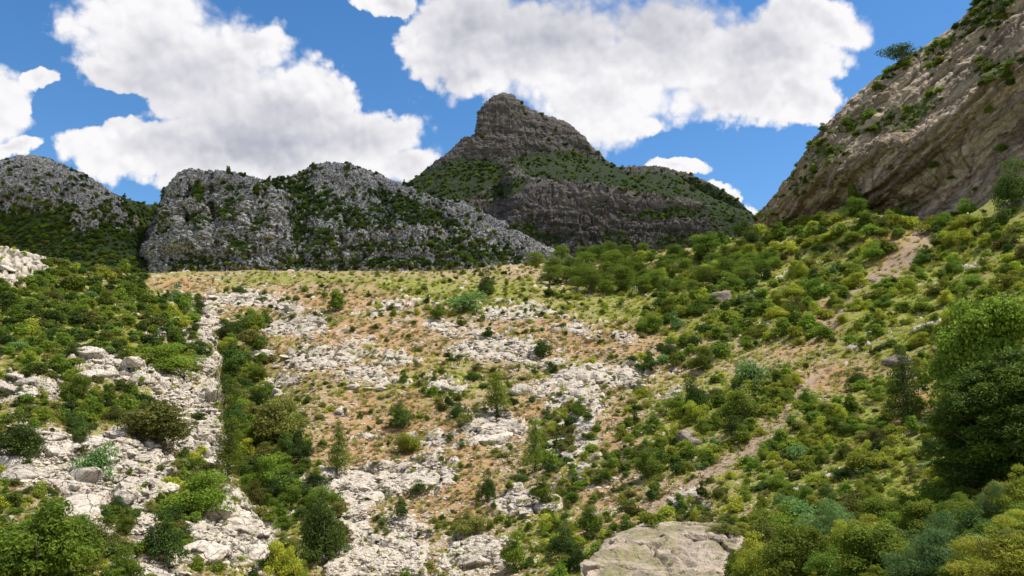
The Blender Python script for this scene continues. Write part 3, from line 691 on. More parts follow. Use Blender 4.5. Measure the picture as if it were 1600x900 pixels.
# ------------------------------------------------------------------ placing
def width_at(P_, px): return px * (P_[1] * CP + P_[2] * SP) / FPX
NAME = {'fine_green': 'shrub', 'fine_dark': 'shrub', 'fine_olive': 'shrub', 'fine_yellow': 'shrub', 'green': 'shrub', 'dark': 'shrub', 'yellow': 'shrub', 'olive': 'shrub', 'greygreen': 'shrub', 'near_green': 'shrub', 'near_greygreen': 'shrub', 'near_yellow': 'broom_bush',
        'pine': 'pine_tree', 'upright_pine': 'pine_tree', 'dark_pine': 'pine_tree', 'near_pine': 'pine_tree', 'flat_pine': 'pine_tree'}
LAND = []        # (u, v, short reference phrase)
def plant(u, v, wpx, hpx, kind, label=None, ref=None, parts=True, group=None, only=None, sink=.04):
    h = cast(u, min(v, 905) if v > 905 else v, only)
    if h is None: return None
    if wpx > 34 and 'fine_' + kind in PROTO: kind = 'fine_' + kind
    P_ = h[1]; W = width_at(P_, wpx); lst = PROTO[kind]; k = random.randrange(len(lst)); me, tm = lst[k]
    zs = max(me.vertices[i].co.z for i in range(0, len(me.vertices), 7)); H_ = width_at(P_, hpx) if hpx else W * zs
    nm = NAME[kind]; rz = random.uniform(0, 6.28) if kind != 'flat_pine' else 0.
    if parts:
        o = bpy.data.objects.new(nm, None); o.empty_display_size = .2; col.objects.link(o)
        link('crown' if 'pine' in kind else 'foliage', me, parent=o); link('trunk' if 'pine' in kind else 'stem', tm, parent=o)
    else: o = link(nm, me)
    o.location = (P_.x, P_.y, P_.z - sink * W); o.rotation_euler = (0, 0, rz); o.scale = (W, W, H_ / zs)
    tag(o, label, {'shrub': 'shrub', 'broom_bush': 'bush', 'pine_tree': 'tree'}[nm], group)
    if ref: LAND.append((u, v - (hpx or wpx * .8) * .5, ref))
    return o
LM = [
 (22,712,100,78,'dark','big round dark bush at the left edge above pale rocks','the big dark bush at the left edge'),
 (240,690,140,72,'olive','wide brownish bush spreading over the rocks beside the stone edge of the near hill','the wide brownish bush'),
 (262,580,105,52,'green','bright green spreading shrub just above the pale rock slab on the near hill','the bright shrub above the slab'),
 (118,625,55,46,'green','small green shrub between pale outcrops on the near hill, left of the brownish bush',None),
 (127,692,42,48,'dark','narrow dark shrub standing in a gap of the left rock field',None),
 (148,748,62,62,'greygreen','grey green shrub leaning over the middle of the left rock field','the grey green shrub in the rocks'),
 (315,802,118,76,'green','large rounded green bush on the lower rocks, upper one of a pair','the large rounded bush'),
 (252,876,84,90,'dark','large dark bush on the lower rocks, lower one of a pair','the lower dark bush'),
 (60,925,190,135,'near_green','huge green bush filling the bottom left corner','the huge bottom left bush'),
 (150,862,70,48,'olive','low olive bush at the upper right of the huge corner bush',None),
 (190,905,62,56,'green','small green bush at the bottom edge between grey boulders',None),
 (182,802,46,30,'dark','low dark bush right of the big half dark boulder',None),
 (366,582,70,52,'dark','dark round bush at the head of the gully','the dark bush at the gully head'),
 (356,752,64,105,'upright_pine','tall bright green tree in the gully beside the stone edge','the tall green gully tree'),
 (432,690,92,74,'olive','wide olive tree in the middle of the gully','the wide olive gully tree'),
 (418,772,82,66,'green','leafy green bush low in the gully, below the olive tree',None),
 (392,512,46,34,'green','round green shrub at the top of the bare slope above the gully','the round shrub above the gully'),
 (498,872,92,104,'dark','tall dark bushes where the gully reaches the bottom slope','the dark lower gully bush'),
 (440,905,62,62,'yellow','yellow green bush at the bottom edge in the gully',None),
 (527,742,46,84,'upright_pine','small upright pine casting shadow on bare ground right of the gully','the upright pine right of the gully'),
 (527,486,34,34,'green','lone green shrub high on the bare slope, left of centre','the lone high shrub'),
 (682,498,36,26,'green','small bright shrub beside pale stones below the meadow','the bright shrub below the meadow'),
 (730,486,62,38,'greygreen','broad grey green bush at the lower edge of the meadow','the broad bush at the meadow edge'),
 (775,645,62,66,'upright_pine','round headed young pine in the middle of the bare slope','the round pine mid slope'),
 (627,668,50,42,'dark','dark shrub left of the round headed young pine',None),
 (640,706,58,34,'yellow','half yellow low bush on orange ground, centre left','the half yellow bush'),
 (653,770,36,24,'dark','small dark dome shaped shrub alone on pale rubble','the small dark dome shrub'),
 (761,782,36,52,'dark','narrow dark shrub above the white lower outcrop','the narrow dark shrub'),
 (836,738,46,86,'upright_pine','slender conical pine below the grey outcrop in the centre','the slender conical pine'),
 (850,784,50,42,'green','deep green bush just below the slender conical pine',None),
 (808,890,58,62,'green','green bush at the bottom edge right of the white outcrop','the bottom edge bush'),
 (735,834,62,40,'olive','olive green bush above the white lower outcrop','the olive bush over the white outcrop'),
 (848,558,32,30,'dark','dark shrub on orange ground right of the pale upper outcrop','the dark shrub by the upper outcrop'),
 (715,654,40,30,'dark','dark low shrub in the shade left below the round headed pine',None),
 (1013,572,28,26,'dark','smaller of two dark shrubs at the right end of the orange ground',None),
 (1049,558,36,32,'dark','larger of two dark shrubs at the right end of the orange ground','the paired dark shrubs'),
 (1100,578,48,42,'green','ball shaped green shrub beside the bare track','the ball shaped shrub'),
 (1175,598,52,46,'greygreen','grey green round shrub where the track meets the grassy bench','the grey round shrub by the track'),
 (1088,650,56,64,'dark','tall dark shrub clump left of the track','the tall dark clump left of the track'),
 (1160,655,84,52,'green','wide green clump touching the left side of the track','the wide clump by the track'),
 (1342,606,50,38,'dark','dark shrub on the grassy bench right of the track','the dark shrub on the bench'),
 (1015,748,62,46,'green','rounded green bush left of the lower end of the track','the bush by the lower track end'),
 (928,834,64,46,'green','green bush above the left end of the big stone slab','the bush above the stone slab'),
 (880,868,70,50,'dark','dark bush left of the big stone slab at the bottom','the dark bush left of the slab'),
 (1057,688,32,30,'yellow','small yellowish shrub before the purple rock left of the track',None),
 (1417,658,74,122,'dark_pine','dark cone shaped pine standing left of the biggest tree','the dark cone pine'),
 (1356,800,58,56,'near_yellow','round yellow bush glowing alone in front of the dark shade','the round yellow bush'),
 (1300,850,124,76,'near_greygreen','bluish green bush left below the round yellow bush','the bluish bush'),
 (1350,738,84,42,'yellow','yellow green spreading bush above the round yellow bush','the spreading bush above it'),
 (1250,905,130,90,'near_green','leafy green bush at the bottom edge right of the stone slab','the leafy bottom edge bush'),
 (1370,915,150,96,'near_green','wide leafy green bush in the middle of the bottom right thicket','the wide thicket bush'),
 (1478,912,150,110,'near_greygreen','tall bluish green grassy bush left of the yellow corner broom','the grassy bluish bush'),
 (1575,935,170,105,'near_yellow','yellow tipped broom filling the bottom right corner','the corner broom'),
 (1596,800,92,78,'near_yellow','yellow flowering broom at the right edge below the big tree','the flowering broom'),
 (1440,835,90,60,'near_green','shaded green bush under the left side of the big dark tree',None),
 (1530,850,110,60,'dark','dark shaded bush beneath the biggest tree',None),
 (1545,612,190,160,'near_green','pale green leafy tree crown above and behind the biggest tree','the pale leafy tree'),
 (1500,690,70,84,'near_green','bright green leafy bush bulging from the left side of the biggest tree','the bulging bright bush'),
 (1337,328,26,44,'green','small bright tree growing at the foot of the cliff','the cliff foot tree'),
 (1588,322,76,88,'dark','dark tree at the right edge under the cliff','the edge tree'),
 (1105,408,66,48,'pine','dark rounded pine at the right end of the wood below the peak','the dark pine below the peak'),
 (760,462,36,50,'dark','dark pine rising above the yellow meadow at its right end','the dark tree in the meadow'),
]
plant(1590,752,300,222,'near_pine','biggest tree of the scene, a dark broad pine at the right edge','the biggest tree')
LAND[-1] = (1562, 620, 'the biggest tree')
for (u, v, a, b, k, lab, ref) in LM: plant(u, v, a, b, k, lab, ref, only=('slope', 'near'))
plant(1412,102,62,34,'flat_pine','flat topped wind bent pine on the skyline of the right cliff','the flat topped cliff pine')
for (u, v, s_, lab) in [(357,272,13,'small dark tree on the left crest of the limestone ridge, tallest there'),(382,276,8,'tiny tree just right of the tallest on the left crest'),(420,283,9,'left one of two tiny trees in the saddle of the ridge crest'),
                   (433,283,8,'right one of two tiny trees in the saddle of the ridge crest'),(490,266,13,'small tree left of the ridge summit'),(543,267,14,'small tree right of the ridge summit'),(631,289,9,'tiny tree where the ridge crest meets the peak')]:
    plant(u, v, s_, s_ * 1.1, 'dark', lab, parts=False, only=('ridge',))

COLW = {'green': 'green', 'dark': 'dark green', 'yellow': 'yellow green', 'olive': 'brownish olive', 'greygreen': 'grey green', 'pine': 'green', 'upright_pine': 'green', 'near_green': 'leafy green'}
USED = set()
ORD = ['', 'second ', 'third ', 'fourth ', 'fifth ', 'sixth ', 'seventh ', 'eighth ', 'ninth ', 'tenth ', 'eleventh ', 'twelfth ']
def auto_label(u, v, wpx, adj, noun):
    best = sorted((math.hypot(u - a, (v - b) * 1.3), a, b, r) for a, b, r in LAND)[:1]
    d, a, b, r = best[0]; dx, dy = u - a, v - b
    if abs(dx) > 2.2 * abs(dy): dr = 'right of' if dx > 0 else 'left of'
    elif abs(dy) > 2.2 * abs(dx): dr = 'below' if dy > 0 else 'above'
    else: dr = ('lower' if dy > 0 else 'upper') + (' right of' if dx > 0 else ' left of')
    sz = 'large' if wpx > 44 else 'medium' if wpx > 30 else 'small' if wpx > 20 else 'tiny'
    for o in ORD[:]:
        lab = f'{o}nearest {sz} {adj} {noun} {dr} {r}' if o else f'{sz} {adj} {noun} {dr} {r}'
        lab = lab.replace('  ', ' ')
        if len(lab.split()) > 16: return None
        if lab not in USED: USED.add(lab); return lab
    return None

# --- masks looked up from a coarse raster
RU, RVV = np.meshgrid(np.arange(-80, 1700, 4.), np.arange(320, 960, 4.))
def raster(l, soft=.15):
    a = (ell(l, RU.ravel(), RVV.ravel(), soft) if l != 'path' else pathmask(RU.ravel(), RVV.ravel())).reshape(RU.shape)
    return lambda u, v: a[min(max(int((v - 320) / 4), 0), a.shape[0] - 1), min(max(int((u + 80) / 4), 0), a.shape[1] - 1)]
R_path = raster('path'); R_rock = raster(ROCKS); R_rocks = raster(ROCKS, .6); R_or = raster(ORANGE); R_gr = raster(GREEN); R_grs = raster(GREEN, .35)
R_gul = raster([(378,552,38,46),(385,620,44,60),(405,690,62,60),(436,765,50,60),(492,828,46,56),(448,885,34,34)]); R_br = raster([(1500,860,330,75)])
R_ben = raster([(1330,576,110,15),(1220,560,60,14),(1050,600,60,30),(1260,560,130,22),(1290,600,50,30)]); R_mid = raster([(690,590,80,34),(640,625,60,50),(560,610,60,40),(740,745,60,16),(900,690,50,60),(470,545,60,16)]); R_wood = raster([(960,428,135,34),(1110,425,110,34,-8)])
_q = np.stack([RU.ravel() / 62, RVV.ravel() / 34, RU.ravel() * 0], -1); _a = fbm(_q, 4, 808).reshape(RU.shape)
R_cl = lambda u, v: _a[min(max(int((v - 320) / 4), 0), _a.shape[0] - 1), min(max(int((u + 80) / 4), 0), _a.shape[1] - 1)]
# --- scattered shrubs
def zone_at(u, v):
    if R_path(u, v) > .15: return (.10, 7, 14, (.3, .1, .4, .2, 0))
    rk_ = R_rock(u, v)
    if 228 < u < 352 and v < 464: return (.06, 6, 12, (.3, .1, .3, .3, 0))
    if abs(u - 470 - (v - 850) * .35) < 15 and v > 800: return None
    if u < 330 and 385 < v < 560:
        if rk_ > .5: return (.15, 10, 18, (.5, .2, .1, .2, 0))
        return (.98, 13, 38, (.46, .34, .04, .13, .03))
    if R_gul(u + 26 * R_cl(u * 1.7, v * 1.3), v) > .5: return (.90, 24, 56, (.50, .28, .02, .18, .02))
    if u < 430 and v > 560:
        return (.14, 12, 24, (.4, .3, .1, .1, .1)) if rk_ > .3 else ((.85 if u < 325 else .42), 14, 40, (.46, .2, .14, .2, 0))
    if R_br(u, v) > .5: return (.95, 45, 95, (.50, .08, .22, .05, .15))
    if R_ben(u, v) > .6: return (.20, 9, 20, (.3, .2, .3, .2, 0))
    if u > 1010 and v < 565: return (.95, 15, 48, (.56, .09, .28, .05, .02))
    if u > 1150 or (u > 1000 and v < 740): return (.92, 14, 48, (.50, .09, .30, .09, .02))
    if u > 850 and v > 640: return (.8, 13, 38, (.38, .14, .2, .28, 0))
    if v < 470 and u > 850: return (.9, 14, 30, (.4, .2, .35, .05, 0))
    if v < 500 and u > 580 and R_gr(u, v) > .5: return (.60, 8, 17, (.25, .08, .55, .12, 0))
    if v < 515 and u > 800: return (.66, 9, 19, (.3, .10, .47, .13, 0))
    if v < 452: return (.68, 7, 18, (.45, .3, .15, .10, 0))
    if v < 500 and u < 620: return (.5, 8, 24, (.40, .22, .12, .26, 0))
    if rk_ > .5: return (.20, 6, 18, (.25, .3, .10, .35, 0))
    if R_or(u, v) > .5: return (.32, 7, 26, (.30, .22, .14, .34, 0))
    if R_mid(u, v) > .5: return (.7, 8, 30, (.34, .2, .18, .28, 0))
    return (.58, 8, 30, (.38, .2, .14, .28, 0))
KINDS = ['green', 'dark', 'yellow', 'olive', 'greygreen']
cell = {}
def clear(u, v, s, k=.5):
    ci, cj = int(u // 40), int(v // 40)
    for i in range(ci - 2, ci + 3):
        for j in range(cj - 2, cj + 3):
            for (a, b, t) in cell.get((i, j), ()):
                if (u - a) ** 2 + (1.5 * (v - b)) ** 2 < (k * (s + t) * .5) ** 2: return False
    return True
def put(u, v, s): cell.setdefault((int(u // 40), int(v // 40)), []).append((u, v, s))
for l in LM: put(l[0], l[1] - l[3] * .25, l[2] * .8)
for q in ((1562, 640, 160),): put(*q)
items = []
for big in range(3):
    for _ in range((2600, 11000, 30000)[big]):
        u = random.uniform(-60, 1660); v = random.uniform(330, 925)
        if u < 330 and v < 390: continue
        z = zone_at(u, v)
        if z is None or random.random() > z[0]: continue
        lo, hi = z[1], z[2]; s = (random.uniform(lo + .6 * (hi - lo), hi), random.uniform(lo + .25 * (hi - lo), lo + .6 * (hi - lo)), random.uniform(lo * .7, lo + .3 * (hi - lo)))[big]
        if big == 0 and random.random() > z[0] ** 1.3: continue
        cl = R_cl(u, v)
        if z[0] < .97 and z[1] < 40 and random.random() > (1.0 if cl > .06 else .35 if cl > -.08 else .13 if z[0] > .6 else .45) * (1 if big < 2 else .75) and not (R_gul(u, v) > .5): continue
        if z[0] < .7 and random.random() > z[0]: continue
        if not clear(u, v, s, .48 if z[0] > .69 else .66): continue
        h = cast(u, v)
        if h is None or h[0] not in ('slope', 'near'): continue
        put(u, v, s); items.append((s, u, v, random.choices(KINDS, z[3])[0], h[1]))
items.sort(key=lambda t: -t[0]); print('shrubs', len(items), round(time.time() - T0, 1))

# --- the pines of the wood under the peak
np_ = 0
for _ in range(900):
    u = random.uniform(835, 1215); v = random.uniform(392, 470)
    if R_wood(u, v) < .5: continue
    s = random.uniform(30, 64) * (1 - (470 - v) / 170)
    if not all((u - a) ** 2 + (2.2 * (v - b)) ** 2 > (.52 * s) ** 2 for a, b in [x[:2] for x in LAND if x[2].startswith('~')]): continue
    lab = auto_label(u, v, s, 'round crowned', 'pine')
    if lab is None: continue
    o = plant(u, v, s, s * .78, 'pine', lab, parts=True, group='pines of the wood below the peak', only=('slope',))
    if o: LAND.append((u, v, '~')); np_ += 1
    if np_ >= 70: break
LAND = [x for x in LAND if x[2] != '~']

def stuff(name, pts, meshes, label=None):
    """one object: many small plants or stones set out by geometry nodes on its points (x, y, z, scale, turn, which)"""
    me = bpy.data.meshes.new(name); me.vertices.add(len(pts)); A = np.array(pts, np.float32)
    me.vertices.foreach_set('co', A[:, :3].ravel())
    for nm, k, ty in (('size', 3, 'FLOAT'), ('turn', 4, 'FLOAT'), ('which', 5, 'INT'), ('tall', 6, 'FLOAT'), ('wide', 7, 'FLOAT')):
        if k == 7: A = np.concatenate([A, (A[:, 3] * rng.uniform(.75, 1.35, len(A)))[:, None]], 1).astype(np.float32)
        a = me.attributes.new(nm, ty, 'POINT'); a.data.foreach_set('value', A[:, k].astype(np.int32) if ty == 'INT' else A[:, k])
    o = link(name, me); tag(o, label, kind='stuff')
    c = bpy.data.collections.new(name + '_kinds')
    for i, m in enumerate(meshes):
        q = bpy.data.objects.new(f'{name}_kind_{i:02d}', m); c.objects.link(q)
    ng = bpy.data.node_groups.new(name, 'GeometryNodeTree'); ng.interface.new_socket('Geometry', in_out='INPUT', socket_type='NodeSocketGeometry'); ng.interface.new_socket('Geometry', in_out='OUTPUT', socket_type='NodeSocketGeometry')
    gi = ng.nodes.new('NodeGroupInput'); go = ng.nodes.new('NodeGroupOutput'); ip = ng.nodes.new('GeometryNodeInstanceOnPoints'); ci = ng.nodes.new('GeometryNodeCollectionInfo')
    ci.inputs['Collection'].default_value = c; ci.inputs['Separate Children'].default_value = True; ci.inputs['Reset Children'].default_value = True
    def at(n, t):
        x = ng.nodes.new('GeometryNodeInputNamedAttribute'); x.data_type = t; x.inputs['Name'].default_value = n; return [s for s in x.outputs if s.enabled][0]
    L = ng.links.new
    L(gi.outputs[0], ip.inputs['Points']); L(ci.outputs[0], ip.inputs['Instance']); ip.inputs['Pick Instance'].default_value = True; L(at('which', 'INT'), ip.inputs['Instance Index'])
    cx = ng.nodes.new('ShaderNodeCombineXYZ'); L(at('turn', 'FLOAT'), cx.inputs[2]); L(cx.outputs[0], ip.inputs['Rotation'])
    cs = ng.nodes.new('ShaderNodeCombineXYZ'); L(at('size', 'FLOAT'), cs.inputs[0]); L(at('wide', 'FLOAT'), cs.inputs[1]); L(at('tall', 'FLOAT'), cs.inputs[2]); L(cs.outputs[0], ip.inputs['Scale'])
    L(ip.outputs[0], go.inputs[0])
    md = o.modifiers.new('scatter', 'NODES'); md.node_group = ng; return o

SMALL = {k: [m for m, _ in PROTO[k]] for k in KINDS}
ALLM = [m for k in KINDS for m in SMALL[k]]; OFFS = {}; _c = 0
for k in KINDS: OFFS[k] = (_c, len(SMALL[k])); _c += len(SMALL[k])
ind = 0; rest_pts = []
for (s, u, v, k, P_) in items:
    W = min(8.0, max(.35, width_at(P_, s))); near_ = P_.y < 34
    lab = auto_label(u, v, s, COLW[k], 'shrub') if ind < 240 else None
    if lab:
        kk = {'green': 'near_green', 'yellow': 'near_yellow', 'greygreen': 'near_greygreen'}.get(k, k) if P_.y < 30 else k
        kk = 'fine_' + k if kk == k and s > 30 and 'fine_' + k in PROTO else kk
        me = random.choice(PROTO[kk])[0]; o = link('shrub', me); o.location = (P_.x, P_.y, P_.z - .05 * W); o.rotation_euler = (0, 0, random.uniform(0, 6.28))
        o.scale = (W * random.uniform(.85, 1.25), W * random.uniform(.8, 1.1), W * random.uniform(.6, 1.05)); tag(o, lab, 'shrub', 'shrubs scattered over the hillside'); ind += 1
    else:
        a, n = OFFS[k]; rest_pts.append((P_.x, P_.y, P_.z - .05 * W, W, random.uniform(0, 6.28), a + random.randrange(n), W * random.uniform(.65, 1.1)))
stuff('low_scrub', rest_pts, ALLM, 'low green and brown scrub covering the slopes between the larger shrubs')
print('individual shrubs', ind, 'rest', len(rest_pts), round(time.time() - T0, 1))

# --- grass tufts
def tuft_mesh(seed, mat):
    r = np.random.default_rng(seed); n = 46; a = r.uniform(0, 6.28, n); q = r.uniform(0, .22, n); ln = r.uniform(.3, .75, n)
    b0 = np.stack([q * np.cos(a), q * np.sin(a), a * 0], -1); dr = np.stack([np.cos(a) * .6, np.sin(a) * .6, a * 0 + 1], -1) + r.normal(size=(n, 3)) * .25
    tp = b0 + dr * ln[:, None]; sd = np.stack([-np.sin(a), np.cos(a), a * 0], -1) * .035
    V = np.stack([b0 - sd, b0 + sd, tp + sd * .3, tp - sd * .3], 1).reshape(-1, 3)
    me = mesh_np('tuft', V, np.arange(n * 4).reshape(n, 4), False, {'tint': np.repeat(r.random(n), 4)[:, None] * np.ones((1, 3))}); me.materials.append(mat); return me
TUFTS = [tuft_mesh(10, F_dry), tuft_mesh(11, F_dry), tuft_mesh(12, F_yel), tuft_mesh(13, F_yel), tuft_mesh(14, F_mid), tuft_mesh(15, F_olive)]
pts = []
for _ in range(34000):
    u = random.uniform(-40, 1640); v = random.uniform(335, 925)
    h = cast(u, v)
    if h is None or h[0] not in ('slope', 'near'): continue
    if (R_path(u, v) > .3 and random.random() > .40) or (R_rock(u, v) > .6 and random.random() > .2): continue
    o_ = R_or(u, v); g = R_grs(u, v) * (1 - .8 * o_)
    k = random.choices(range(6), (2 + 3 * o_, 2 + 3 * o_, 1 + 2.5 * g, 1 + 2.5 * g, .5 + 3.0 * g, 1.2))[0]
    P_ = h[1]; W = min(1.5, max(.14, width_at(P_, random.uniform(5, 11))))
    pts.append((P_.x, P_.y, P_.z - .04 * W, W, random.uniform(0, 6.28), k, W * random.uniform(.5, .9)))
stuff('grass', pts, TUFTS, 'dry yellow and green grass tufts over the hillside')
print('grass', len(pts), round(time.time() - T0, 1))

# --- stones: the larger as boulders of their own
def boulder(u, v, wpx, label, ref=None, mesh=None, only=('slope', 'near'), hk=1., group=None, name='boulder', sink=.12):
    h = cast(u, v, only)
    if h is None: return None
    P_ = h[1]; W = width_at(P_, wpx); n = h[2]
    o = link(name, mesh or random.choice(ROCKM))
    o.location = (P_.x, P_.y, P_.z - sink * W)
    o.rotation_euler = (random.uniform(-.22, .22) + .12, random.uniform(-.22, .22), random.uniform(0, 6.28)); o.scale = (W * 1.1, W * random.uniform(.8, 1.15), W * hk * random.uniform(.85, 1.1))
    tag(o, label, 'boulder', group)
    if ref: LAND.append((u, v, ref))
    return o
LANDV = list(LAND); 
for (u, v, wd, lab, ref, hk) in [
 (124,790,72,'big rounded boulder with a dark top in the left rock field','the big dark topped boulder',1.1),
 (236,895,64,'squat grey boulder cut by the bottom edge of the photo','the squat bottom boulder',1.),
 (312,862,84,'long pale boulder lying tilted left of the lower outcrop','the long tilted boulder',.7),
 (395,862,56,'pale block at the right end of the lower outcrop beside the gully','the pale block by the gully',.9),
 (372,812,60,'flat topped pale block above the lower outcrop','the flat topped block',.7),
 (95,752,70,'pale boulder left of the dark topped one','',.8),
 (40,740,60,'pale boulder at the left edge under the big dark bush','the boulder at the left edge',.8),
 (210,668,60,'pale boulder above the middle of the left rock field','the boulder above the rock field',.8),
 (405,556,34,'lone pinkish boulder on the slope right of the gully head','the lone pinkish boulder',.8),
 (436,612,34,'pale boulder right of the gully below the pinkish one','',.8),
 (630,835,36,'white upright stone in the rubble of the lower slope','the white upright stone',1.2),
 (745,872,52,'white blocky boulder in the lower white outcrop','the white blocky boulder',.8),
 (772,675,80,'flat grey cracked outcrop stone below the round pine','the flat grey outcrop stone',.35),
 (812,612,34,'pale boulder beside the round pine','',1.0)]:
    boulder(u, v, wd, lab, ref or None, hk=hk)
boulder(1130,468,62,'brown pyramid shaped rock among the bushes right of the wood','the brown pyramid rock',BROWNM[0],hk=1.1)
boulder(1425,560,86,'brown earthy bank exposed among the bushes of the right slope','the brown bank',BROWNM[1],hk=.6)
boulder(1080,690,44,'purplish upright rock left of the track','the purplish rock',BROWNM[2],hk=1.3)
boulder(1358,440,30,'dark rock beside the upper track','the dark rock by the upper track',BROWNM[1],hk=1.)
rc = {}
def pack(ells, n, lo, hi, k, tries):
    out = []; names = []
    for _ in range(tries):
        if len(out) >= n: break
        e = random.choices(ells, [x[2] * x[3] for x in ells])[0]; a = random.uniform(0, 6.28); q = math.sqrt(random.random()) * 1.05
        rot = math.radians(e[4]) if len(e) > 4 else 0; x, y = q * math.cos(a) * e[2], q * math.sin(a) * e[3]
        u = e[0] + x * math.cos(rot) - y * math.sin(rot); v = e[1] + x * math.sin(rot) + y * math.cos(rot)
        s = lo * (hi / lo) ** (random.random() ** 1.3)
        if v > 915 or u < -20: continue
        if any((u - a_) ** 2 + (1.35 * (v - b_)) ** 2 < (k * (s + t_) * .5) ** 2 for a_, b_, t_ in out): continue
        out.append((u, v, s))
    return out
left_r = [e for e in ROCKS if e[0] < 430 and e[1] > 540]; mid_r = [e for e in ROCKS if not (e[0] < 430 and e[1] > 540)]
sl = pack(left_r, 165, 17, 58, .66, 9000); sm_ = pack(mid_r, 130, 10, 28, .85, 7000)
nb = 0
for (u, v, s) in sorted(sl + sm_, key=lambda t: -t[2]):
    lab = auto_label(u, v, s, 'pale angular', 'boulder') if nb < 250 else None
    if lab and boulder(u, v, s, lab, group='boulders of the pale outcrops', hk=random.uniform(.55, 1.0) if u < 430 else random.uniform(.4, .8), sink=.02 if u < 430 else .1): nb += 1
pts = []
for _ in range(38000):
    u = random.uniform(-20, 1300); v = random.uniform(430, 920)
    r_ = R_rocks(u, v); g = R_grs(u, v); pmm = R_path(u, v)
    if random.random() > .60 + .5 * r_ + .2 * (pmm > .2) - .36 * g: continue
    h = cast(u, v)
    if h is None or h[0] not in ('slope', 'near'): continue
    P_ = h[1]; W = width_at(P_, random.uniform(2.5, 7) * (1 + 1.2 * r_ * random.random() ** 2) * (.6 if pmm > .2 else 1)); pts.append((P_.x, P_.y, P_.z - .1 * W, W, random.uniform(0, 6.28), random.randrange(5), W * random.uniform(.5, 1)))
stuff('loose_stones', pts, PEBM, 'loose pale stones strewn over the bare slope')
print('stones', nb, len(pts), round(time.time() - T0, 1))

# --- the big stone slab at the bottom
SL = [[(940,868,40),(955,852,42),(990,832,44),(1045,818,45),(1100,820,44.5),(1150,834,42),(1190,856,39.5)],
      [(926,876,37.5),(942,864,38.5),(988,838,41.2),(1048,824,42.7),(1106,828,41.8),(1156,846,39.5),(1188,866,37.8)],
      [(914,890,34.5),(930,880,35.5),(984,856,38),(1050,846,39.5),(1112,852,38.2),(1152,868,36.8),(1182,880,36)],
      [(910,908,32.5),(930,902,33.5),(985,888,34.5),(1050,882,35.5),(1108,886,35),(1144,896,34.2),(1172,906,33.4)],
      [(910,945,30.5),(932,935,31),(985,925,31.5),(1050,925,32),(1105,928,32),(1140,930,32),(1165,940,31)],
      [(912,1040,30),(932,1040,30),(985,1040,30),(1050,1040,30),(1105,1040,30),(1140,1040,30),(1165,1040,30)]]
GS = loft(SL, 200, 260, [14, 40, 40, 40, 20])
Ps = GS.reshape(-1, 3).copy(); sq = Ps / 1.9 + .5 * np.stack([fbm(Ps / 2 + k * 5, 3, 605) for k in range(3)], -1); a1, a2, aid = worley(sq * [.6, .6, 1.2], 600)
Ps[:, 2] += -.05 + .50 * fbm(Ps / 3.2, 4, 601) + .10 * fbm(Ps / .5, 4, 602, .6, True) + .26 * aid * sstep(a2 - a1, 0, .10) - .22 * (1 - sstep(a2 - a1, .0, .06))
Ps[:, 0] += .5 * fbm(Ps / 1.5, 3, 606); Ps[:, 1] += .6 * fbm(Ps / 1.5, 3, 607)
slab = link('rock_slab', mesh_np('rock_slab', Ps, grid_faces(*GS.shape[:2])), mat_stone('slab_stone', (.47, .385, .30), (.34, .27, .205), (.27, .25, .11), 0))
tag(slab, 'broad domed stone slab with a steep left side at the bottom of the track', 'rock')

sb = BVHTree.FromPolygons([tuple(p) for p in Ps], grid_faces(*GS.shape[:2]).tolist()); BVH.append(('slab', sb))
for i_, (u_, v_, w_, l_) in enumerate([(1076,838,24,'leftmost'),(1098,840,30,'second'),(1122,842,24,'third'),(1144,846,30,'fourth'),(1164,852,22,'rightmost')]):
    boulder(u_, v_, w_, f'{l_} of the five small brown rocks lying in a row on the stone slab', None, BROWNM[i_ % 3], ('slab', 'slope'), .8, None, 'boulder', .15)
for (u_, v_, a_, b_, k_, l_) in [(1196,868,70,54,'olive','olive bush overhanging the right end of the stone slab'),(1176,905,64,54,'yellow','yellow green bush at the bottom edge on the right end of the stone slab'),
    (1130,832,60,18,'olive','low olive plant lying behind the row of brown rocks on the slab'),(905,890,40,46,'dark','dark shrub hugging the steep left side of the stone slab'),(1015,822,34,20,'yellow','small yellow green shrub on the top rim of the stone slab')]:
    plant(u_, v_, a_, b_, k_, l_, only=('slab', 'slope'))
# --- scrub on the far hills
def far_scrub(name, G_only, n, ells_, box, lo, hi, mix, label, base_p=.2):
    uu, vv = np.meshgrid(np.arange(box[0], box[2] + 4, 3.), np.arange(box[1], box[3] + 4, 3.))
    e_ = ell(ells_, uu.ravel(), vv.ravel(), .5).reshape(uu.shape); e_ = e_ + .55 * fbm(np.stack([uu.ravel() / 16, vv.ravel() / 9, uu.ravel() * 0], -1), 3, n % 97).reshape(uu.shape)
    RE = lambda u, v: e_[int((v - box[1]) / 3), int((u - box[0]) / 3)]
    pts = []
    for _ in range(n):
        u = random.uniform(box[0], box[2]); v = random.uniform(box[1], box[3])
        e = RE(u, v)
        h = cast(u, v)
        if h is None or h[0] != G_only: continue
        P_, N_ = h[1], h[2]
        if random.random() > e + base_p * (1 if abs(N_.z) > .35 else .25): continue
        W = width_at(P_, lo + (hi - lo) * random.random() ** 2 * 1.2); k = random.choices(KINDS[:2] + ['olive'], mix)[0]; a, m = OFFS[k]
        pts.append((P_.x, P_.y, P_.z - .08 * W, W, random.uniform(0, 6.28), a + random.randrange(m), W * random.uniform(.6, 1.0)))
    stuff(name, pts, ALLM, label); print(name, len(pts))
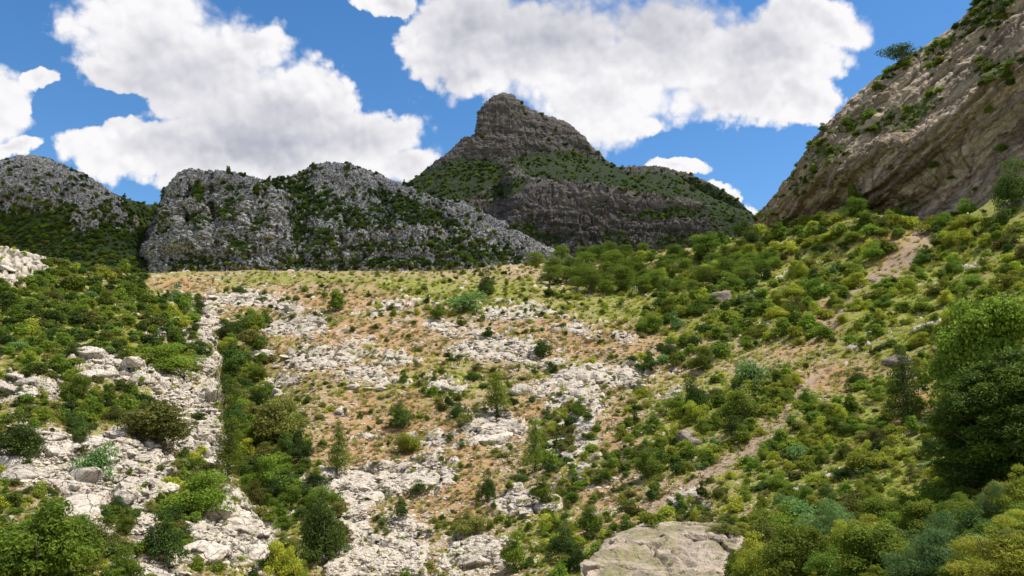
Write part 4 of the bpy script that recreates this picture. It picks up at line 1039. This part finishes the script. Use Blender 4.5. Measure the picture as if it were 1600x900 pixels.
VE3 = [(60,380,160,55),(210,370,110,60),(150,420,200,30),(200,330,40,20)]
VE4 = [(472,335,22,55,5),(610,310,50,9,18),(690,385,40,12),(560,412,70,9),(380,385,20,16),(300,345,20,10),(420,300,60,8,8),(470,300,50,20,20),(440,285,40,10),(520,330,60,18,10),(640,330,60,22,20),(600,385,60,8),(500,375,30,25),(700,350,50,9,30),(740,404,70,12),(680,300,40,12,20),(560,350,60,12),(310,412,60,10),(250,330,10,40),(640,412,140,9),(345,330,22,14),(400,350,20,12),(470,410,40,14),(780,400,60,14,20),(310,300,16,14),(400,425,180,6)]
VE5 = [(700,290,75,32,-8),(740,275,60,26),(850,258,60,17,5),(790,300,40,12,-20),(920,262,60,18,20),(990,290,80,14,8),(1080,300,80,18,14),(1140,335,40,30),(1050,335,70,10),(860,375,30,10),(960,375,22,14),(1080,385,90,14),(820,365,30,20),(660,330,60,40),(890,276,70,10),(945,250,30,8,40),(1000,268,50,6)]
VE6 = [(1560,20,60,20,-38),(1490,75,50,9,-38),(1340,195,40,12,-38),(1430,180,50,9,-35),(1560,110,40,22,-20),(1260,250,22,20,-50),(1250,290,30,16,-40),(1400,110,60,9,-33),(1300,250,30,12,-38),(1320,150,30,10,-50),(1200,350,30,22,-40),(1275,210,16,24,20),(1380,195,45,8,-32),(1480,60,60,7,-38),(1540,0,60,10,-40)]
far_scrub('hill_scrub', 'knoll', 3800, VE3, (-60, 250, 345, 440), 5, 12, (.35, .5, .15), 'dark scrub on the shaded left hill', .12)
far_scrub('ridge_scrub', 'ridge', 7000, VE4, (235, 255, 900, 432), 4, 12, (.25, .65, .10), 'dark scrub growing in the hollows of the limestone ridge', .20)
far_scrub('mountain_scrub', 'peak', 5200, VE5, (640, 150, 1200, 415), 4, 9, (.3, .55, .15), 'dark scrub on the ledges of the mountain', .10)
far_scrub('cliff_scrub', 'cliff', 2600, VE6, (1165, -10, 1620, 400), 6, 20, (.6, .3, .1), 'scrub growing on the ledges of the right cliff', -.12)
print('done', round(time.time() - T0, 1))
